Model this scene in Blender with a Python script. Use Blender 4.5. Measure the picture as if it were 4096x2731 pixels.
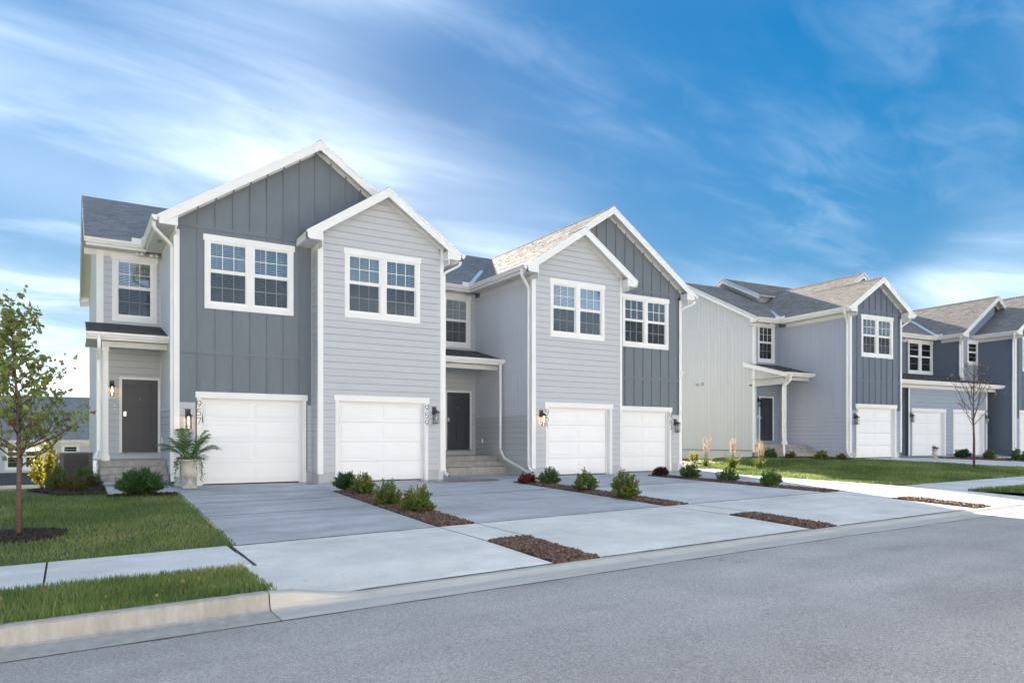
import bpy, math, random
import numpy as np
R = math.radians
random.seed(7); rng = np.random.default_rng(7)
scene = bpy.context.scene
for o in list(bpy.data.objects): bpy.data.objects.remove(o)
# ------------------------------------------------------------------ camera
cam_d = bpy.data.cameras.new('camera'); cam = bpy.data.objects.new('camera', cam_d)
scene.collection.objects.link(cam); scene.camera = cam
CAM = (-5.376, -18.0047, 1.0743); TH = 1.0158            # TH: angle of the house fronts from the view axis
cam.location = CAM; cam.rotation_euler = (R(90), 0, TH - R(90))
cam_d.sensor_fit = 'HORIZONTAL'; cam_d.sensor_width = 36.0; cam_d.lens = 2850.24 / 4096 * 36.0
cam_d.shift_y = (1762.54 - 1365.5) / 4096
cam_d.clip_start = 0.05; cam_d.clip_end = 3000
# ------------------------------------------------------------------ sun and sky
SUN_H = (0.3714, 0.9285); SUN_EL = R(18.8)
sd = np.array([SUN_H[0]*math.cos(SUN_EL), SUN_H[1]*math.cos(SUN_EL), math.sin(SUN_EL)]); sd /= np.linalg.norm(sd)
sun_d = bpy.data.lights.new('sun', 'SUN'); sun = bpy.data.objects.new('sun', sun_d)
scene.collection.objects.link(sun)
sun_d.energy = 2.6; sun_d.angle = R(0.6); sun_d.color = (1.0, 0.86, 0.68)
from mathutils import Vector
sun.rotation_euler = Vector(sd).to_track_quat('Z', 'Y').to_euler(); sun.location = (0, 0, 40)
world = bpy.data.worlds.new('World'); scene.world = world; world.use_nodes = True
SKY_STRENGTH = 0.10; EXPOSURE = 3.3
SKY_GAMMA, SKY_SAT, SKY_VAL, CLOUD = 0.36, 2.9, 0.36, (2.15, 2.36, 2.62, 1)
BIG = (0.42, 1.25, R(20), (0.99, 5.67, 0), 2.0, 0.15, 0.38, 0.66)  # offset picked so unseen cloud overhead brightens the shade while the view stays clear
def build_world():
    nt = world.node_tree; N = nt.nodes; Lk = nt.links; N.clear()
    def nd(t, **k):
        n = N.new(t)
        for a, b in k.items(): setattr(n, a, b)
        return n
    out = nd('ShaderNodeOutputWorld'); bg = nd('ShaderNodeBackground'); bg.inputs['Strength'].default_value = SKY_STRENGTH
    Lk.new(bg.outputs[0], out.inputs[0])
    sky = nd('ShaderNodeTexSky', sky_type='NISHITA'); sky.sun_disc = False
    sky.sun_elevation = SUN_EL; sky.sun_rotation = math.atan2(SUN_H[0], SUN_H[1])
    sky.altitude = 300; sky.air_density = 1.0; sky.dust_density = 0.1; sky.ozone_density = 2.5
    hs = nd('ShaderNodeHueSaturation'); hs.inputs['Saturation'].default_value = SKY_SAT; hs.inputs['Value'].default_value = SKY_VAL; hs.inputs['Hue'].default_value = 0.509
    gm = nd('ShaderNodeGamma'); gm.inputs['Gamma'].default_value = SKY_GAMMA; Lk.new(sky.outputs[0], gm.inputs['Color']); Lk.new(gm.outputs[0], hs.inputs['Color'])
    tc = nd('ShaderNodeTexCoord'); sx = nd('ShaderNodeSeparateXYZ'); Lk.new(tc.outputs['Generated'], sx.inputs[0])
    def math_(op, a, b=None):
        m = nd('ShaderNodeMath', operation=op)
        for i, v in enumerate((a, b)):
            if v is None: continue
            if isinstance(v, (int, float)): m.inputs[i].default_value = v
            else: Lk.new(v, m.inputs[i])
        return m.outputs[0]
    zc = math_('ADD', math_('MAXIMUM', sx.outputs[2], 0.0), 0.16)
    px = math_('DIVIDE', sx.outputs[0], zc); py = math_('DIVIDE', sx.outputs[1], zc)
    cb = nd('ShaderNodeCombineXYZ'); Lk.new(px, cb.inputs[0]); Lk.new(py, cb.inputs[1])
    def cloud(scale, stretch, rot, off, detail, dist, lo, hi):
        mp = nd('ShaderNodeMapping'); mp.inputs['Rotation'].default_value = (0, 0, rot)
        mp.inputs['Scale'].default_value = (scale, scale*stretch, 1); mp.inputs['Location'].default_value = off
        Lk.new(cb.outputs[0], mp.inputs[0])
        nz = nd('ShaderNodeTexNoise'); nz.inputs['Scale'].default_value = 1.0; nz.inputs['Detail'].default_value = detail
        nz.inputs['Roughness'].default_value = 0.55; nz.inputs['Distortion'].default_value = dist
        Lk.new(mp.outputs[0], nz.inputs['Vector'])
        r = nd('ShaderNodeMapRange', interpolation_type='SMOOTHSTEP'); r.inputs['From Min'].default_value = lo; r.inputs['From Max'].default_value = hi
        Lk.new(nz.outputs['Fac'], r.inputs['Value']); return r.outputs[0]
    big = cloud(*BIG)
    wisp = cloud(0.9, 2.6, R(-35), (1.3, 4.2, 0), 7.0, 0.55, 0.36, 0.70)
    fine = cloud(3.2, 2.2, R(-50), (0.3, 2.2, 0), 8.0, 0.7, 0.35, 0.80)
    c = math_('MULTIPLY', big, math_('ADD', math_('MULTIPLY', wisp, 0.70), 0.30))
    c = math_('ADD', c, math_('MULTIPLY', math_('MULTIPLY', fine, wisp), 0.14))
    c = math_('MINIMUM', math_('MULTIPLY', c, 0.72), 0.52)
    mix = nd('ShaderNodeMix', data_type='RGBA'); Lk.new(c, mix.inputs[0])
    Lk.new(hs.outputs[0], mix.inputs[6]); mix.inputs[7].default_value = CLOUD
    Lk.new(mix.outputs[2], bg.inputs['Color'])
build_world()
vs = scene.view_settings
vs.view_transform = 'Standard'; vs.look = 'None'; vs.gamma = 1.0; vs.use_curve_mapping = False
vs.exposure = EXPOSURE
scene.render.engine = 'CYCLES'

# ------------------------------------------------------------------ helpers
COL = scene.collection
def new_obj(name, me, parent=None, kind=None, label=None, cat=None, group=None):
    o = bpy.data.objects.new(name, me); COL.objects.link(o)
    if parent is not None: o.parent = parent
    if kind: o['kind'] = kind
    if label: o['label'] = label
    if cat: o['category'] = cat
    if group: o['group'] = group
    return o
def mesh(name, verts, faces, mat, smooth=False):
    me = bpy.data.meshes.new(name); me.from_pydata([tuple(map(float, v)) for v in verts], [], faces)
    if mat: me.materials.append(mat)
    if smooth: me.polygons.foreach_set('use_smooth', [True]*len(me.polygons))
    me.update(); return me
def np_mesh(name, V, polys_n, mat, rnd=None, smooth=False):
    """V (n*k,3) consecutive faces of k corners each; rnd per face"""
    V = np.asarray(V, dtype=np.float32).reshape(-1, 3); k = polys_n; nf = len(V)//k
    me = bpy.data.meshes.new(name); me.vertices.add(len(V)); me.vertices.foreach_set('co', V.ravel())
    me.loops.add(nf*k); me.loops.foreach_set('vertex_index', np.arange(nf*k, dtype=np.int32))
    me.polygons.add(nf); me.polygons.foreach_set('loop_start', np.arange(0, nf*k, k, dtype=np.int32))
    if rnd is not None:
        at = me.attributes.new('rnd', 'FLOAT', 'FACE'); at.data.foreach_set('value', np.asarray(rnd, dtype=np.float32))
    me.materials.append(mat); me.update(); me.validate(); return me
def idx_mesh(name, V, Fq, mat, rnd=None, smooth=False):
    """indexed mesh, faces an (nf,k) array"""
    V = np.asarray(V, dtype=np.float32); Fq = np.asarray(Fq, dtype=np.int32); nf, k = Fq.shape
    me = bpy.data.meshes.new(name); me.vertices.add(len(V)); me.vertices.foreach_set('co', V.ravel())
    me.loops.add(nf*k); me.loops.foreach_set('vertex_index', Fq.ravel())
    me.polygons.add(nf); me.polygons.foreach_set('loop_start', np.arange(0, nf*k, k, dtype=np.int32))
    if rnd is not None:
        at = me.attributes.new('rnd', 'FLOAT', 'FACE'); at.data.foreach_set('value', np.asarray(rnd, dtype=np.float32))
    if smooth: me.polygons.foreach_set('use_smooth', [True]*nf)
    me.materials.append(mat); me.update(); return me
def empty(name, loc=(0, 0, 0), rz=0, **k):
    o = new_obj(name, None, **k); o.location = loc; o.rotation_euler = (0, 0, rz); o.empty_display_size = 0.3; return o
BOXF = [(0,3,2,1),(4,5,6,7),(0,1,5,4),(1,2,6,5),(2,3,7,6),(3,0,4,7)]
def box_v(x0,x1,y0,y1,z0,z1): return [(x0,y0,z0),(x1,y0,z0),(x1,y1,z0),(x0,y1,z0),(x0,y0,z1),(x1,y0,z1),(x1,y1,z1),(x0,y1,z1)]
class MB:
    """collects shapes into one mesh"""
    def __init__(s): s.v = []; s.f = []
    def add(s, v, f): b = len(s.v); s.v += list(v); s.f += [tuple(i+b for i in q) for q in f]; return s
    def box(s, *a): return s.add(box_v(*a), BOXF)
    def build(s, name, mat, parent=None, smooth=False, **k): return new_obj(name, mesh(name, s.v, s.f, mat, smooth), parent, **k)
class Frame:
    """wall plane: u along the wall, w outwards, z up"""
    def __init__(s, ox, oy, d, n):
        s.o = (ox, oy); s.d = d; s.n = n; s.flip = (d[0]*n[1]-d[1]*n[0]) > 0
    def P(s, u, w, z): return (s.o[0]+s.d[0]*u+s.n[0]*w, s.o[1]+s.d[1]*u+s.n[1]*w, z)
    def fx(s, fs): return [tuple(reversed(f)) for f in fs] if s.flip else fs
    def box(s, mb, u0,u1,w0,w1,z0,z1):
        # w as y reversed so that outward is the front
        v = [s.P(u0,w1,z0),s.P(u1,w1,z0),s.P(u1,w0,z0),s.P(u0,w0,z0),s.P(u0,w1,z1),s.P(u1,w1,z1),s.P(u1,w0,z1),s.P(u0,w0,z1)]
        return mb.add(v, s.fx(BOXF))
    def prism(s, mb, poly, w0, w1):
        n = len(poly); v = [s.P(u,w1,z) for u,z in poly]+[s.P(u,w0,z) for u,z in poly]
        f = [tuple(range(n)), tuple(range(2*n-1, n-1, -1))]+[(i, i+n, (i+1)%n+n, (i+1)%n) for i in range(n)]
        return mb.add(v, s.fx(f))
def front(x, y): return Frame(x, y, (1, 0), (0, -1))
def left(x, y): return Frame(x, y, (0, -1), (-1, 0))      # u runs towards the street
def right(x, y): return Frame(x, y, (0, 1), (1, 0))
def lathe(profile, n=20, cx=0, cy=0):
    v = []; f = []
    for r, z in profile:
        for i in range(n): a = 2*math.pi*i/n; v.append((cx+r*math.cos(a), cy+r*math.sin(a), z))
    for j in range(len(profile)-1):
        for i in range(n): f.append((j*n+i, j*n+(i+1)%n, (j+1)*n+(i+1)%n, (j+1)*n+i))
    f.append(tuple(range(n-1, -1, -1))); b = (len(profile)-1)*n; f.append(tuple(range(b, b+n))); return v, f
def sweep(pts, prof, up=(0,0,1)):
    """sweep a closed 2-D profile (side, up) along a polyline"""
    pts = [Vector(p) for p in pts]; n = len(prof); v = []; f = []
    for i, p in enumerate(pts):
        t = ((pts[i]-pts[i-1]).normalized() if i else Vector((0,0,0)))+((pts[i+1]-pts[i]).normalized() if i < len(pts)-1 else Vector((0,0,0)))
        t.normalize(); u = Vector(up)
        if abs(t.dot(u)) > .95: u = Vector((0,1,0)) if abs(t.y) < .9 else Vector((1,0,0))
        s = t.cross(u).normalized(); uu = s.cross(t).normalized()
        k = 1.0
        if 0 < i < len(pts)-1:
            c = (pts[i]-pts[i-1]).normalized().dot((pts[i+1]-pts[i]).normalized()); k = 1/max(.5, math.sqrt(max(.05, (1+c)/2)))
            k = min(k, 1.35)
        for a, b in prof: v.append(tuple(p+s*a*k+uu*b*(k if abs(k-1)>1e-6 and False else 1)))
    for i in range(len(pts)-1):
        for j in range(n): f.append((i*n+j, i*n+(j+1)%n, (i+1)*n+(j+1)%n, (i+1)*n+j))
    f.append(tuple(range(n-1, -1, -1))); b = (len(pts)-1)*n; f.append(tuple(range(b, b+n))); return v, f
def circ(r, n=8, sq=1.0): return [(r*math.cos(2*math.pi*i/n), r*sq*math.sin(2*math.pi*i/n)) for i in range(n)]
def tube_tapered(pts, radii, n=6):
    pts = [Vector(p) for p in pts]; v = []; f = []
    for i, p in enumerate(pts):
        t = (pts[min(i+1, len(pts)-1)]-pts[max(i-1, 0)]).normalized(); u = Vector((0,0,1)) if abs(t.z) < .9 else Vector((1,0,0))
        s = t.cross(u).normalized(); w = s.cross(t)
        for k in range(n): a = 2*math.pi*k/n; v.append(tuple(p+(s*math.cos(a)+w*math.sin(a))*radii[i]))
    for i in range(len(pts)-1):
        for j in range(n): f.append((i*n+j, i*n+(j+1)%n, (i+1)*n+(j+1)%n, (i+1)*n+j))
    f.append(tuple(range(n-1, -1, -1))); b = (len(pts)-1)*n; f.append(tuple(range(b, b+n))); return v, f
# ------------------------------------------------------------------ materials
MATS = {}
def material(name, col, rough=0.6, var=0.0, scale=4.0, bump=0.0, bscale=40.0, spec=0.5, col2=None, rnd=0.0, rndcol=None, stretch=(1,1,1), transl=0.0, detail=5.0, metal=0.0, objvar=0.0):
    m = bpy.data.materials.new(name); m.use_nodes = True; nt = m.node_tree; N = nt.nodes; Lk = nt.links
    p = N['Principled BSDF']; p.inputs['Roughness'].default_value = rough; p.inputs['Metallic'].default_value = metal
    p.inputs['Specular IOR Level'].default_value = spec
    base = N.new('ShaderNodeRGB'); base.outputs[0].default_value = (*col, 1); cur = base.outputs[0]
    tc = N.new('ShaderNodeTexCoord'); mp = N.new('ShaderNodeMapping'); mp.inputs['Scale'].default_value = stretch
    geo = N.new('ShaderNodeNewGeometry'); Lk.new(geo.outputs['Position'], mp.inputs[0])
    if col2 is not None or var:
        nz = N.new('ShaderNodeTexNoise'); nz.inputs['Scale'].default_value = scale; nz.inputs['Detail'].default_value = detail; nz.inputs['Roughness'].default_value = 0.6
        Lk.new(mp.outputs[0], nz.inputs['Vector'])
        mr = N.new('ShaderNodeMapRange'); mr.inputs['From Min'].default_value = .32; mr.inputs['From Max'].default_value = .68
        Lk.new(nz.outputs['Fac'], mr.inputs['Value'])
        mx = N.new('ShaderNodeMix'); mx.data_type = 'RGBA'; Lk.new(mr.outputs[0], mx.inputs[0]); Lk.new(cur, mx.inputs[6])
        c2 = col2 if col2 is not None else tuple(c*(1-var) for c in col); mx.inputs[7].default_value = (*c2, 1); cur = mx.outputs[2]
    if rnd or rndcol is not None:
        at = N.new('ShaderNodeAttribute'); at.attribute_name = 'rnd'
        if rndcol is not None:
            rp = N.new('ShaderNodeValToRGB'); els = rp.color_ramp.elements
            for i, (t, c) in enumerate(rndcol):
                e = els[i] if i < 2 else els.new(t)
                e.position = t; e.color = (*c, 1)
            Lk.new(at.outputs['Fac'], rp.inputs[0])
            mx = N.new('ShaderNodeMix'); mx.data_type = 'RGBA'; mx.blend_type = 'MULTIPLY'; mx.inputs[0].default_value = 1; Lk.new(cur, mx.inputs[6]); Lk.new(rp.outputs[0], mx.inputs[7]); cur = mx.outputs[2]
        else:
            mr = N.new('ShaderNodeMapRange'); mr.inputs['To Min'].default_value = 1-rnd; mr.inputs['To Max'].default_value = 1+rnd; Lk.new(at.outputs['Fac'], mr.inputs['Value'])
            mx = N.new('ShaderNodeVectorMath'); mx.operation = 'SCALE'; Lk.new(cur, mx.inputs[0]); Lk.new(mr.outputs[0], mx.inputs['Scale']); cur = mx.outputs[0]
    if objvar:
        oi = N.new('ShaderNodeObjectInfo'); mr = N.new('ShaderNodeMapRange'); mr.inputs['To Min'].default_value = 1-objvar; mr.inputs['To Max'].default_value = 1+objvar; Lk.new(oi.outputs['Random'], mr.inputs['Value'])
        mx = N.new('ShaderNodeVectorMath'); mx.operation = 'SCALE'; Lk.new(cur, mx.inputs[0]); Lk.new(mr.outputs[0], mx.inputs['Scale']); cur = mx.outputs[0]
    Lk.new(cur, p.inputs['Base Color'])
    if bump:
        nb = N.new('ShaderNodeTexNoise'); nb.inputs['Scale'].default_value = bscale; nb.inputs['Detail'].default_value = 4; Lk.new(mp.outputs[0], nb.inputs['Vector'])
        bp = N.new('ShaderNodeBump'); bp.inputs['Strength'].default_value = bump; bp.inputs['Distance'].default_value = 0.01; Lk.new(nb.outputs['Fac'], bp.inputs['Height']); Lk.new(bp.outputs[0], p.inputs['Normal'])
    if transl:
        tr = N.new('ShaderNodeBsdfTranslucent'); Lk.new(cur, tr.inputs['Color']); ms = N.new('ShaderNodeMixShader'); ms.inputs[0].default_value = transl
        Lk.new(p.outputs[0], ms.inputs[1]); Lk.new(tr.outputs[0], ms.inputs[2]); Lk.new(ms.outputs[0], N['Material Output'].inputs[0])
    MATS[name] = m; m['cur'] = 0; return m
M = {}
M['white'] = material('white_trim_paint', (.80,.80,.80), .45, var=.05, scale=1.5, bump=.08, bscale=60)
M['gutter'] = material('white_aluminium', (.82,.82,.82), .3, var=.04, scale=2)
M['soffit'] = material('soffit_paint', (.70,.70,.69), .6, var=.05, scale=2)
M['lap'] = material('light_grey_lap_siding', (.50,.52,.55), .55, var=.06, scale=1.3, bump=.25, bscale=35, stretch=(1,1,9), objvar=.018)
M['side'] = material('grey_panel_siding', (.60,.63,.68), .6, var=.07, scale=2, bump=.25, bscale=40, stretch=(6,6,1), objvar=.012)  # same paint as the lap siding, lightened against weak light on left-facing walls
M['dark'] = material('slate_board_batten', (.158,.184,.216), .6, var=.10, scale=2.2, bump=.3, bscale=35, stretch=(5,5,1))
M['blap'] = material('blue_grey_lap_siding', (.31,.36,.45), .55, var=.08, scale=1.3, bump=.2, bscale=35, stretch=(1,1,8), objvar=.02)
M['bdark'] = material('blue_board_batten', (.135,.163,.215), .6, var=.10, scale=2.2, bump=.3, bscale=35, stretch=(5,5,1))
M['bside'] = material('blue_grey_panel_siding', (.40,.43,.51), .6, var=.06, scale=1.8, bump=.2, bscale=40, stretch=(6,6,1), objvar=.012)
M['beige'] = material('pale_panel_siding', (.53,.55,.575), .6, var=.05, scale=1.5, bump=.2, bscale=40, stretch=(6,6,1), objvar=.015)
M['sheath'] = material('shadow_line_sheathing', (.15,.155,.165), .9)  # sheathing coloured dark so the gaps between boards show as shadow lines
M['found'] = material('painted_foundation', (.46,.475,.49), .75, var=.10, scale=5, bump=.3, bscale=25)
M['garage'] = material('garage_door_white', (.83,.835,.85), .4, var=.02, scale=3, bump=.06, bscale=90)
M['door'] = material('charcoal_door_paint', (.040,.045,.060), .4, var=.1, scale=5, bump=.15, bscale=60, stretch=(6,6,1))
M['black'] = material('black_metal', (.012,.012,.013), .35, spec=.5)
M['steel'] = material('brushed_steel', (.55,.55,.55), .3, metal=1.0)
M['frame'] = material('white_vinyl', (.84,.84,.84), .3)
M['grid'] = material('grid_bar_white', (.8,.8,.8), .4)
M['blind'] = material('blind_slat', (.86,.86,.84), .5, transl=.3)
M['room'] = material('unlit_interior_shade', (.03,.03,.033), .9)  # near-black colour stands in for the shade of unlit rooms
M['shingle'] = material('grey_shingle', (.25,.255,.265), .9, var=.22, scale=1.2, bump=.5, bscale=180, rnd=.20)
M['shingle_warm'] = material('brown_shingle', (.26,.235,.22), .9, var=.2, scale=1.2, bump=.5, bscale=180, rnd=.20)
M['shingle_dark'] = material('charcoal_shingle', (.075,.075,.08), .9, var=.25, scale=2, bump=.6, bscale=180, rnd=.35)
M['metal'] = material('galvanised_flashing', (.66,.68,.70), .35, var=.08, scale=4)
M['step'] = material('step_concrete', (.40,.385,.36), .85, col2=(.27,.26,.245), scale=6, bump=.5, bscale=30)
M['kerb'] = material('kerb_concrete', (.385,.377,.355), .85, col2=(.28,.272,.255), scale=6, bump=1.0, bscale=40, stretch=(1.6,1,.35))
M['soil'] = material('dark_soil', (.03,.022,.017), .95, var=.4, scale=30, bump=1, bscale=60)
M['joint'] = material('joint_filler', (.045,.042,.04), .95)
M['stem'] = material('shrub_stem', (.06,.04,.03), .9)
M['bark'] = material('reddish_bark', (.105,.055,.042), .85, col2=(.16,.10,.085), scale=14, bump=.6, bscale=50, stretch=(1,1,3))
M['urn'] = material('cast_stone', (.62,.58,.52), .85, col2=(.50,.46,.41), scale=9, bump=.6, bscale=60)
M['ac'] = material('ac_grey_metal', (.10,.105,.105), .5, var=.2, scale=6)
M['pan'] = material('gutter_concrete', (.475,.465,.44), .85, col2=(.39,.382,.36), scale=2.5, bump=.5, bscale=45, stretch=(.4,2,1))
def mulch_mat(name, cols):
    return material(name, (1,1,1), .95, var=.2, scale=40, bump=.6, bscale=120, rndcol=cols)
M['mulch'] = mulch_mat('brown_wood_nuggets', [(0,(.07,.038,.028)),(.35,(.14,.08,.058)),(.7,(.22,.135,.10)),(1,(.38,.27,.21))])
M['dmulch'] = mulch_mat('dark_wood_mulch', [(0,(.02,.014,.012)),(.5,(.038,.027,.022)),(1,(.075,.055,.045))])
def foliage(name, cols, transl=.35, rough=.55):
    return material(name, (1,1,1), rough, var=.08, scale=9, rndcol=cols, transl=transl, spec=.35)
M['grass'] = foliage('lawn_grass', [(0,(.09,.15,.042)),(.4,(.165,.25,.068)),(.72,(.26,.32,.10)),(1,(.42,.38,.18))], .35)
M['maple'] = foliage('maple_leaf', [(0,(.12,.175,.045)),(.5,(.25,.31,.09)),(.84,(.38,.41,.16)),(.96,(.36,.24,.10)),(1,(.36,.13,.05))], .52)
M['box'] = foliage('shrub_leaf_green', [(0,(.05,.10,.022)),(.45,(.125,.195,.04)),(.82,(.25,.285,.065)),(.95,(.34,.16,.05)),(1,(.40,.11,.04))], .3)
M['holly'] = foliage('shrub_leaf_dark', [(0,(.035,.085,.022)),(.6,(.09,.165,.04)),(.95,(.165,.235,.055)),(1,(.22,.10,.04))], .3)
M['juniper'] = foliage('juniper_needle', [(0,(.025,.065,.026)),(.6,(.055,.125,.04)),(1,(.11,.19,.055))], .2)
M['barberry'] = foliage('red_leaf', [(0,(.075,.012,.010)),(.6,(.16,.032,.022)),(1,(.26,.075,.045))], .35)
M['purple'] = foliage('purple_leaf', [(0,(.03,.014,.014)),(.6,(.07,.032,.03)),(1,(.12,.06,.05))], .3)
M['gold'] = foliage('golden_leaf', [(0,(.16,.16,.02)),(.6,(.34,.29,.03)),(1,(.50,.42,.06))], .55)
M['olive'] = foliage('olive_leaf', [(0,(.055,.055,.014)),(.6,(.12,.11,.03)),(1,(.22,.17,.05))], .35)
M['palm'] = foliage('palm_leaf', [(0,(.055,.11,.028)),(.6,(.12,.21,.05)),(1,(.22,.28,.085))], .35)
M['ivy'] = foliage('ivy_leaf', [(0,(.06,.10,.03)),(.5,(.14,.18,.06)),(1,(.36,.37,.20))], .35)
M['plume'] = foliage('grass_plume', [(0,(.30,.20,.12)),(.6,(.52,.40,.28)),(1,(.70,.58,.45))], .5)
M['blade'] = foliage('ornamental_blade', [(0,(.06,.12,.02)),(.6,(.14,.20,.035)),(1,(.30,.24,.09))], .4)
M['flower'] = foliage('red_flower', [(0,(.12,.03,.02)),(1,(.35,.12,.05))], .3)
def concrete(name, c1, c2, wet=(), streak=.0, spots=.35):
    m = material(name, c1, .75, col2=c2, scale=1.1, bump=.25, bscale=70, stretch=(.45,2.2,1), spec=.35)
    nt = m.node_tree; N = nt.nodes; Lk = nt.links; p = N['Principled BSDF']
    geo = N.new('ShaderNodeNewGeometry'); cur = p.inputs['Base Color'].links[0].from_socket
    # fine speckle and broad wear
    for sc, a, b, lo, hi in ((55, .88, 1.07, .3, .7), (.55, .84, 1.09, .3, .7), (2.6, .92, 1.05, .35, .7), (9, .80, 1.0, .24, .36)):
        nz = N.new('ShaderNodeTexNoise'); nz.inputs['Scale'].default_value = sc; nz.inputs['Detail'].default_value = 6; Lk.new(geo.outputs['Position'], nz.inputs['Vector'])
        mr = N.new('ShaderNodeMapRange'); mr.inputs['From Min'].default_value = lo; mr.inputs['From Max'].default_value = hi; mr.inputs['To Min'].default_value = a; mr.inputs['To Max'].default_value = b
        Lk.new(nz.outputs['Fac'], mr.inputs['Value']); sm = N.new('ShaderNodeVectorMath'); sm.operation = 'SCALE'; Lk.new(cur, sm.inputs[0]); Lk.new(mr.outputs[0], sm.inputs['Scale']); cur = sm.outputs[0]
    if wet:
        mask = None
        for (x, y, rx, ry) in wet:
            mp = N.new('ShaderNodeMapping'); mp.vector_type = 'TEXTURE'; mp.inputs['Location'].default_value = (x, y, 0); mp.inputs['Scale'].default_value = (rx, ry, 50); Lk.new(geo.outputs['Position'], mp.inputs[0])
            nz = N.new('ShaderNodeTexNoise'); nz.inputs['Scale'].default_value = 1.7; nz.inputs['Detail'].default_value = 3; Lk.new(geo.outputs['Position'], nz.inputs['Vector'])
            ln = N.new('ShaderNodeVectorMath'); ln.operation = 'LENGTH'; Lk.new(mp.outputs[0], ln.inputs[0])
            ad = N.new('ShaderNodeMath'); ad.operation = 'ADD'; Lk.new(ln.outputs['Value'], ad.inputs[0]); Lk.new(nz.outputs['Fac'], ad.inputs[1])
            mr = N.new('ShaderNodeMapRange'); mr.inputs['From Min'].default_value = 1.42; mr.inputs['From Max'].default_value = 1.34; Lk.new(ad.outputs[0], mr.inputs['Value'])
            if mask is None: mask = mr.outputs[0]
            else:
                mm = N.new('ShaderNodeMath'); mm.operation = 'MAXIMUM'; Lk.new(mask, mm.inputs[0]); Lk.new(mr.outputs[0], mm.inputs[1]); mask = mm.outputs[0]
        mx = N.new('ShaderNodeMix'); mx.data_type = 'RGBA'; mx.blend_type = 'MULTIPLY'; Lk.new(mask, mx.inputs[0]); Lk.new(cur, mx.inputs[6]); mx.inputs[7].default_value = (.42,.42,.42,1); cur = mx.outputs[2]
        mr = N.new('ShaderNodeMapRange'); mr.inputs['To Min'].default_value = .75; mr.inputs['To Max'].default_value = .12; Lk.new(mask, mr.inputs['Value']); Lk.new(mr.outputs[0], p.inputs['Roughness'])
    Lk.new(cur, p.inputs['Base Color']); return m
WET = [(3.8,-.5,1.6,.6), (-.6,-.15,.75,.22), (11.9,.05,.9,.25), (-4.1,.4,.9,.45)]
M['drive'] = concrete('driveway_concrete', (.50,.507,.52), (.375,.383,.40), wet=WET)
M['drive2'] = concrete('paler_driveway_concrete', (.60,.60,.59), (.52,.52,.515))
M['apron'] = concrete('pale_new_concrete', (.75,.725,.68), (.665,.645,.605))
M['walk'] = concrete('sidewalk_concrete', (.68,.67,.65), (.60,.595,.58))
def asphalt():
    m = material('asphalt', (.39,.368,.352), .85, col2=(.33,.312,.30), scale=.45, bump=.4, bscale=200, stretch=(.35,1.3,1))
    nt = m.node_tree; N = nt.nodes; Lk = nt.links; p = N['Principled BSDF']; geo = N.new('ShaderNodeNewGeometry'); cur = p.inputs['Base Color'].links[0].from_socket
    def noise(sc, detail, vec=None, dist=0):
        nz = N.new('ShaderNodeTexNoise'); nz.inputs['Scale'].default_value = sc; nz.inputs['Detail'].default_value = detail; nz.inputs['Distortion'].default_value = dist; Lk.new(vec or geo.outputs['Position'], nz.inputs['Vector']); return nz.outputs['Fac']
    def scale(fac, lo, hi, a, b):
        nonlocal cur
        mr = N.new('ShaderNodeMapRange'); mr.inputs['From Min'].default_value = lo; mr.inputs['From Max'].default_value = hi; mr.inputs['To Min'].default_value = a; mr.inputs['To Max'].default_value = b
        Lk.new(fac, mr.inputs['Value']); sm = N.new('ShaderNodeVectorMath'); sm.operation = 'SCALE'; Lk.new(cur, sm.inputs[0]); Lk.new(mr.outputs[0], sm.inputs['Scale']); cur = sm.outputs[0]
    scale(noise(120, 2), .3, .7, .60, 1.45); scale(noise(38, 3), .33, .67, .82, 1.20); scale(noise(.9, 5), .35, .65, .90, 1.07)
    mp = N.new('ShaderNodeMapping'); mp.inputs['Scale'].default_value = (.05, .75, 1); Lk.new(geo.outputs['Position'], mp.inputs[0]); scale(noise(1.0, 2, mp.outputs[0]), .36, .64, .86, 1.09)   # wheel paths along the street
    cr = noise(.42, 5, dist=.6); ab = N.new('ShaderNodeMath'); ab.operation = 'SUBTRACT'; ab.inputs[1].default_value = .5; Lk.new(cr, ab.inputs[0]); a2 = N.new('ShaderNodeMath'); a2.operation = 'ABSOLUTE'; Lk.new(ab.outputs[0], a2.inputs[0])
    gate = noise(.17, 1); g2 = N.new('ShaderNodeMapRange'); g2.inputs['From Min'].default_value = .50; g2.inputs['From Max'].default_value = .60; g2.inputs['To Min'].default_value = .02; g2.inputs['To Max'].default_value = 0; Lk.new(gate, g2.inputs['Value'])
    ad = N.new('ShaderNodeMath'); ad.operation = 'ADD'; Lk.new(a2.outputs[0], ad.inputs[0]); Lk.new(g2.outputs[0], ad.inputs[1]); scale(ad.outputs[0], .0008, .0026, .62, 1.0)
    Lk.new(cur, p.inputs['Base Color']); return m
M['asphalt'] = asphalt()
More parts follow.
